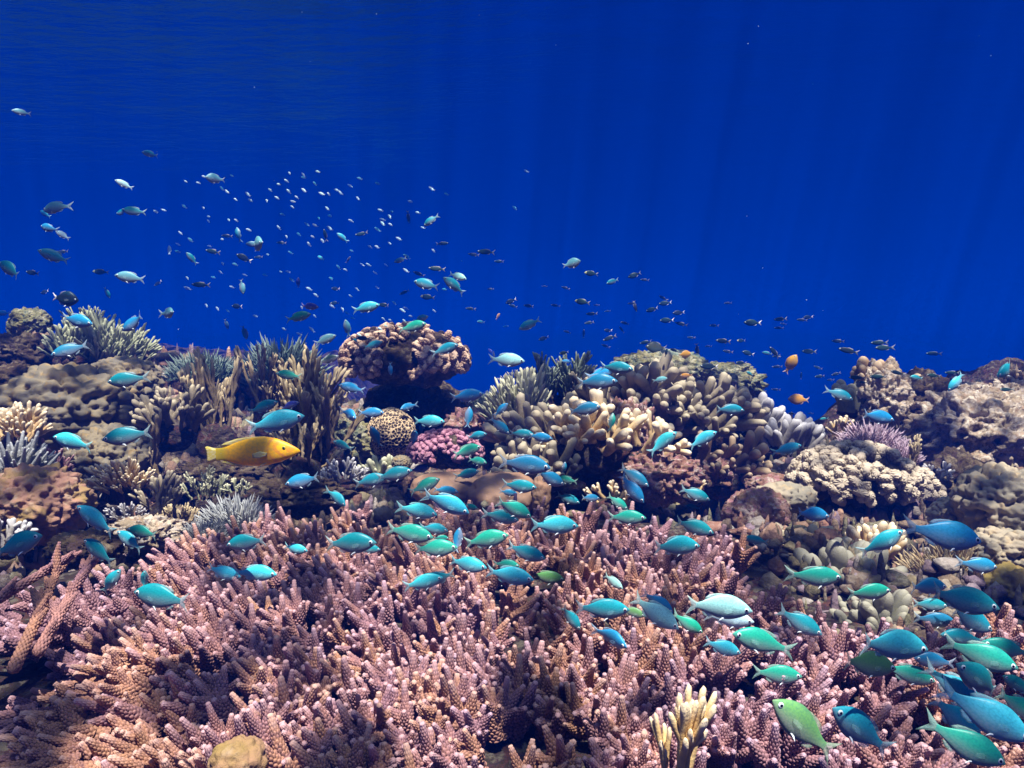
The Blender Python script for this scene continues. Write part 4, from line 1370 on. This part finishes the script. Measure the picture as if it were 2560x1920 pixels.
# px, py, length, heading, hue, [yaw], [shape]
BIG = """
138 518 78 188 e|120 570 50 165 b|157 588 40 150 w|135 641 74 158 q|28 674 84 152 q|325 694 72 172 e|310 461 38 155 w 30|192 802 90 -12 b|335 808 80 207 b|422 783 46 0 e 50|
175 875 82 200 m|317 950 100 187 t|318 1090 118 190 t|182 1105 106 166 c|642 611 44 0 e 50 r|1066 711 68 165 q|1144 691 48 -20 p|1135 713 66 145 q|774 766 46 -5 v|746 792 64 14 g|
915 769 70 12 c|1051 797 44 15 m|1034 817 68 12 g|813 849 56 24 e|823 899 52 20 k|933 862 48 18 c|1114 873 70 18 q|722 938 64 172 g|879 970 62 166 b|659 1017 74 20 t|724 1014 52 18 v|
690 1055 138 12 c|876 1036 44 -25 b 55|927 1032 68 0 b|1020 1017 36 200 b 45|1072 1053 80 -2 c|1054 1069 42 62 b|1035 1092 38 80 b 40|1167 990 86 8 b|856 1113 44 150 q 35|1192 1090 54 12 q|
1166 1127 74 14 g|1193 1153 50 -8 g 30|1167 1185 62 12 t|1050 1172 52 10 v|758 1202 94 192 b|985 1186 92 12 t|927 1202 90 12 q|843 1244 62 -35 c 35|1063 1214 82 24 g|1114 1227 64 -6 b|
1430 659 44 15 e 20 r|1324 811 60 205 q|1417 904 28 175 b|1267 900 90 -4 p|1541 920 80 -6 q|1502 935 68 14 b|1492 955 102 2 m|1252 1025 50 42 b|1249 1065 64 -42 m|1304 1085 64 -4 t|1350 1094 64 -6 b|
1460 1023 86 8 m|1529 1054 44 78 g|1657 1106 86 38 c|1756 1098 80 28 c|1824 1024 74 -4 q|1313 1161 128 -8 m|1374 1195 84 -28 m|1410 1170 32 80 m|1418 1200 52 172 g|1298 1216 88 -5 t|1272 1232 44 -10 m|
1585 1192 84 -34 m|1579 1222 90 -50 b|1738 1236 80 -22 t|1732 1269 42 170 t|1284 1271 100 -28 g|1252 1291 92 -12 t|1385 1312 124 -5 c|1544 1256 62 -36 g|1420 1247 62 -20 q|1475 1245 50 -5 m|
1567 1294 94 0 g|1735 1317 100 -18 t|1216 1349 114 12 g|1117 1257 124 -25 c|1175 1267 40 -10 g|1044 1276 102 -12 c|1024 1333 122 -10 g|1087 1322 70 -6 q|1102 1345 40 -5 g|1089 1371 112 3 g|1145 1350 62 82 m|
1315 1382 102 -18 t|1168 1411 100 -8 c|1092 1447 94 188 t|1058 1456 100 12 c|1274 1439 122 -8 c|1368 1444 88 -8 o|1266 1411 66 -6 g|1688 1364 130 -4 q|1533 1454 50 -32 p 35|1506 1523 138 -3 q|1582 1530 60 -14 o|
1644 1505 90 -35 b|1639 1533 134 -34 p|1720 1560 88 -32 g|1796 1515 166 -8 p|1823 1546 118 -6 w|1427 1543 78 -55 q|1530 1592 64 -20 b 55|1807 1619 98 -20 c|1902 1603 152 164 g|1891 1351 58 170 t|
2028 1285 98 -10 b|2207 1357 118 32 q|2367 1338 192 -12 b|2448 1414 102 -8 b|2039 1443 136 -2 g|2174 1481 112 4 g|2315 1465 112 -4 m|2405 1498 176 -14 q|2326 1512 84 -4 t|2421 1546 145 -28 q|2337 1550 98 -4 m|
2000 1556 122 -30 q|2226 1609 206 -12 c|2166 1658 166 -14 o|2274 1686 122 -14 g|2407 1595 112 172 t|2521 1625 132 165 g|2456 1641 168 -18 g|2335 1652 104 172 m|1944 1686 120 -4 g|2006 1817 212 138 o|2150 1823 196 142 q|
2391 1722 165 -38 q|2453 1703 172 146 t|2394 1798 175 -42 q|2470 1790 225 -30 c|2418 1863 200 -26 g|2545 1712 90 150 g|2545 1765 130 -35 g|
43 1362 145 20 t|240 1299 118 145 c|325 1352 84 148 q|358 1330 86 172 g|247 1378 104 148 t|277 1455 80 52 q|362 1447 48 78 c|404 1493 156 174 t|557 1432 92 -14 c|641 1432 106 -4 c|616 1356 108 190 t|
737 1372 68 -8 c|876 1359 136 4 t|920 1372 62 -6 t|1968 1123 74 16 c|2099 986 72 -22 q|2192 1042 92 -12 b|2518 924 80 206 q|2391 955 58 232 c|1077 551 44 215 q|1651 949 38 10 e|1001 650 34 200 m|53 281 32 180 e 40|376 385 30 180 q 45|537 447 36 180 e 40 r
"""
MID = """
113 535 34 150 c|157 630 32 180 d|81 682 44 170 d|112 730 28 190 D|268 732 30 -70 t|307 530 40 190 t|335 528 58 175 t|566 810 26 -80 e|613 830 38 -85 g|424 626 26 100 w|595 584 36 105 c|532 629 42 168 k|
610 645 42 155 D|479 646 38 130 t|502 712 46 178 k|567 590 30 175 d|605 717 40 -80 e|593 766 32 175 D|634 611 36 180 e|813 588 32 100 k|904 585 34 190 k|856 594 34 142 c|1021 542 30 -85 n|1017 642 22 145 c|
1069 743 36 175 Y|1011 731 28 205 k|1092 672 44 175 k|1047 685 30 160 d|1215 630 46 172 k|1184 637 30 170 d|1106 609 32 5 k|960 763 34 170 d|868 821 46 100 e|908 846 40 175 d|745 707 28 80 v|871 649 20 60 n|
802 645 22 150 c|703 607 26 175 k|646 643 24 180 k|837 758 24 180 Y|839 722 24 175 D|1176 772 26 175 k|1202 805 20 175 q|1112 724 16 170 c|1248 654 26 175 k|1478 684 36 175 Y|1531 704 34 200 t|1586 688 36 200 W|
1611 700 22 175 d|1361 716 14 180 d|1413 720 22 165 d|1226 723 18 180 k|1277 753 30 205 D|1282 765 24 160 k|1322 765 28 170 d|1388 764 24 170 d|1456 755 38 168 Y|1491 763 16 180 d|1588 766 30 -75 n|1579 759 20 175 d|
1630 774 30 195 W|1663 758 32 185 W|1657 745 24 150 d|1696 782 32 185 D|1819 758 20 180 d|1479 785 30 180 k|1519 778 16 180 k|1245 791 20 60 y|1264 816 14 190 c|1473 807 26 190 k|1562 808 24 165 d|1667 801 34 180 W|
1703 810 32 165 d|1784 814 24 180 k|1418 830 20 160 d|1459 834 22 90 d|1520 826 22 180 D|1554 824 22 130 d|1524 845 36 200 d|1359 846 28 200 D|1514 865 24 160 d|1727 844 20 175 k|1640 869 54 175 N|1614 856 30 190 k|
1666 881 24 80 d|1686 876 26 160 d|1712 886 34 5 Z|1743 873 34 -75 n|1770 866 18 180 d|1808 853 42 175 d|1819 879 26 170 d|1410 882 24 190 D|1397 908 26 -60 n|1773 916 44 178 D|1716 939 30 180 y|
1227 878 18 140 v|1235 887 18 -80 n|1881 807 44 178 W|1951 798 36 185 k|1946 820 24 180 d|1958 810 18 170 d|2004 800 26 175 d|2020 793 26 185 D|1853 852 24 180 Y|1870 883 32 165 W|1853 907 30 175 d|1936 881 38 130 d|
1917 883 24 170 t|1941 890 24 190 k|2023 879 42 178 k|2095 853 30 175 d|2121 877 48 165 d|2198 857 40 180 k|2209 870 48 180 k|2334 884 34 178 k|1977 910 52 62 Z|1943 917 24 180 d|2044 919 22 160 k|2003 939 20 90 k|
2049 941 28 185 k|2090 935 26 195 d|2075 950 18 180 d|2142 944 38 178 k|2157 956 24 170 d|2195 942 38 180 k|1939 974 22 175 d|1996 999 48 176 Z|1874 934 20 150 t|2291 944 34 172 q|2243 932 36 165 d|2334 939 36 172 k|
2380 932 32 178 k|2515 974 36 180 k|2059 1047 20 190 t|2027 1034 16 180 d|1979 1034 20 175 k|163 747 72 -8 B|252 680 36 178 Y|395 708 22 220 D|975 922 34 -82 b|970 832 28 -88 v|1171 1043 54 84 b|939 1092 60 112 b|8 783 34 180 b
"""
TINY1 = [(1605, 255), (1713, 268), (1765, 215), (2003, 205), (1915, 315), (1963, 345), (2140, 365), (2165, 418), (1590, 470), (1760, 485), (1350, 518), (1415, 503), (2035, 410), (1805, 560), (1803, 600), (1980, 590), (2040, 592), (2150, 675), (1558, 700), (1645, 760), (1540, 800), (1535, 862), (1925, 757), (1930, 968), (2030, 972), (1905, 1038), (1620, 1090), (1845, 1085), (2115, 1063), (1620, 1178), (2003, 1168), (1785, 1328), (1880, 1355), (1967, 1373), (1810, 815)]
TINY2 = [(430, 185), (545, 195), (550, 222), (675, 172), (400, 250), (335, 280), (645, 273), (260, 330), (420, 342), (553, 333), (835, 330), (870, 355), (950, 292), (1033, 230), (65, 365), (90, 420), (320, 397), (235, 425), (460, 430), (452, 475), (490, 392), (368, 540), (705, 362), (767, 365), (1020, 403), (685, 575), (780, 555), (958, 595), (755, 490), (650, 635), (577, 625), (335, 655), (405, 735), (507, 712), (630, 735), (715, 770), (775, 660), (77, 675), (243, 890), (435, 870), (595, 797), (355, 1037), (215, 1063), (415, 1035), (445, 1105), (850, 997), (910, 1018), (965, 855), (1055, 975), (1110, 975), (1123, 820), (1185, 822), (1187, 670), (1233, 620), (1233, 585), (1295, 560), (1300, 627), (1213, 505), (1315, 515), (1293, 790), (1373, 752), (1535, 525), (1580, 655), (1475, 430), (1785, 365), (1655, 320), (1673, 855), (1260, 975), (1167, 1045), (790, 1095), (1182, 1170), (955, 1245), (655, 1238), (597, 1183), (1013, 1187), (1433, 1025), (1405, 1370), (1437, 1352), (1475, 1420), (1678, 1373), (925, 1393), (975, 1437), (645, 1418), (890, 1362), (620, 1535), (380, 1530), (510, 1572), (135, 1418), (535, 1345), (797, 1335), (1210, 1528), (1262, 1503), (1300, 1455), (1420, 1460), (1335, 1305), (1000, 1628), (1190, 272), (1030, 1580), (1240, 1445), (2470, 165), (2375, 487)]

for tok in BIG.replace('\n', '').split('|'):
    t = tok.split()
    if len(t) < 5:
        continue
    fish(float(t[0]), float(t[1]), float(t[2]), float(t[3]), t[4], float(t[5]) if len(t) > 5 else None, t[6] if len(t) > 6 else 'c')
for tok in MID.replace('\n', '').split('|'):
    t = tok.split()
    if len(t) < 5:
        continue
    kd = t[4].rstrip('?')
    hue, shape = {'D': ('d', 'W'), 'W': ('k', 'W2'), 'Y': ('k', 'Y'), 'N': ('n', 'R'), 'Z': ('y', 'R2'), 'B': ('d', 'B')}.get(kd, (kd, 'S' if kd in 'dkn' else 'm'))
    fish(float(t[0]), float(t[1]), float(t[2]), float(t[3]), hue, None, shape, real=.10)
for (zx, zy), off in [(q, 0) for q in TINY1] + [(q, 600) for q in TINY2]:
    rn = random.Random(zx * 31 + zy)
    fish(off + zx / 3.456, 380 + zy / 3.456, rn.uniform(11, 18), rn.uniform(128, 165), 'w' if rn.random() < .75 else 'q', None, 'T', real=.10)

# labels: what it looks like, where it heads, what it is beside; then its order among those that still read the same
KINDW = {'c': 'damselfish', 'r': 'round damselfish', 'S': 'reef fish', 'm': 'reef fish', 'W': 'reef fish with a white tail', 'W2': 'reef fish with a pale tail', 'Y': 'reef fish with a yellowish head', 'R': 'round reef fish', 'R2': 'oval reef fish', 'B': 'damselfish with a white tail'}


def sizew(L):
    return 'tiny' if L < 24 else 'small' if L < 45 else 'mid-sized' if L < 90 else 'large' if L < 140 else 'very large'


byl = {}
for f in ALLF:
    px, py, L, a, hue, shape, lab, M, col = f
    if shape == 'T':
        f[6] = 'tiny pale blue fish of the far school in the open water at the left'
        continue
    f[6] = f'{sizew(L)} {HUE[hue][1]} {KINDW[shape]} {heading(a)} {where(px, py)}'
    byl.setdefault(f[6], []).append(f)
ORD = ['first', 'second', 'third', 'fourth', 'fifth', 'sixth', 'seventh', 'eighth', 'ninth', 'tenth']
for lab, fs in byl.items():
    if len(fs) > 1:
        xs = [q[0] for q in fs]
        ys = [q[1] for q in fs]
        if max(xs) - min(xs) >= max(ys) - min(ys):
            fs.sort(key=lambda q: q[0])
            w2 = ['left one', 'right one'] if len(fs) == 2 else [ORD[i] + ' from left' for i in range(len(fs))]
        else:
            fs.sort(key=lambda q: q[1])
            w2 = ['upper one', 'lower one'] if len(fs) == 2 else [ORD[i] + ' from top' for i in range(len(fs))]
        for q, w in zip(fs, w2):
            q[6] = (lab if len((lab + w).split()) < 15 else ' '.join(lab.split()[1:])) + ', ' + w
for q in ALLF:
    q[6] = q[6].replace('small black', 'black').replace('small dark', 'dark')
    ws = q[6].split()
    if len(ws) > 16:
        q[6] = q[6].replace('dark green ', '').replace('small ', '')
        q[6] = q[6].replace('reef fish with a', 'fish with').replace('the open water', 'open water').replace('mid-sized ', '')
PALE_HEAD = plain('yellow_green_head', (.45, .5, .2))
SMALLY = SMALLR.copy()
SMALLY = small_mesh('reef_fish', [('body', body_mesh('body', CHROMIS, F_DARK, .1), None), ('tail_fin', KS[0][1][1], None), ('dorsal_fin', KFAR[0][2][1], None), ('head', body_mesh('head', [(x, a * 1.04, b * 1.04) for x, a, b in CHROMIS if x < .2], PALE_HEAD), None)])
GR = {'c': 'blue-green damselfish over the reef', 'r': 'blue-green damselfish over the reef', 'T': 'far school of tiny pale fish', 'B': None}
for px, py, L, a, hue, shape, lab, M, col in ALLF:
    rn = random.Random(int(px * 3 + py))
    if shape in 'crB':
        kit = KITS[rn.randrange(3)] if shape == 'c' else KITR[rn.randrange(2)] if shape == 'r' else KITD
        root = obj('damselfish', None, label=lab, category='fish', group=GR[shape])
        root.matrix_world = M
        for nm, me, _ in kit:
            o = obj(nm, me, root)
            o.color = col
    else:
        if shape == 'T':
            me, nm = SMALL[rn.randrange(2)], 'tiny_fish'
        elif shape == 'm':
            me, nm = SMALL[rn.randrange(2)], 'reef_fish'
        elif shape == 'Y':
            me, nm = SMALLY, 'reef_fish'
        elif shape in ('W', 'W2'):
            me, nm = SMALLW, 'reef_fish'
        elif shape in ('R', 'R2'):
            me, nm = SMALLR, 'reef_fish'
        else:
            me, nm = SMALLD[rn.randrange(2)], 'reef_fish'
        o = obj(nm, me, label=lab, category='fish', group=GR.get(shape) or ('small reef fish in the open water'))
        o.matrix_world = M
        o.color = col

# the yellow wrasse
ALLF.clear()
fish(628, 1131, 250, 4, 'y', 4, 'c', roll=0, real=.17)
px, py, L, a, hue, shape, lab, M, col = ALLF[0]
root = obj('wrasse', None, label='yellow orange wrasse with a lined face, the only long yellow fish', category='fish')
root.matrix_world = M
for nm, me, _ in KITW:
    o = obj(nm, me, root)
    o.color = (.92, .48, .003, 1)


# drifting specks in the water
rng = np.random.default_rng(9)
V0, Q0 = ICO[2]
Vs, Qs = [], []
for i in range(90):
    v = P(rng.uniform(-100, 2660), rng.uniform(-50, 1500), rng.uniform(.5, 3.2))
    Vs.append(V0 * rng.uniform(.0002, .00045) + np.array(v[:]))
    Qs.append(Q0 + i * len(V0))
obj('drifting_specks', mesh('drifting_specks', np.concatenate(Vs), np.concatenate(Qs), M_PALE), kind='stuff', label='fine pale specks drifting in the water')
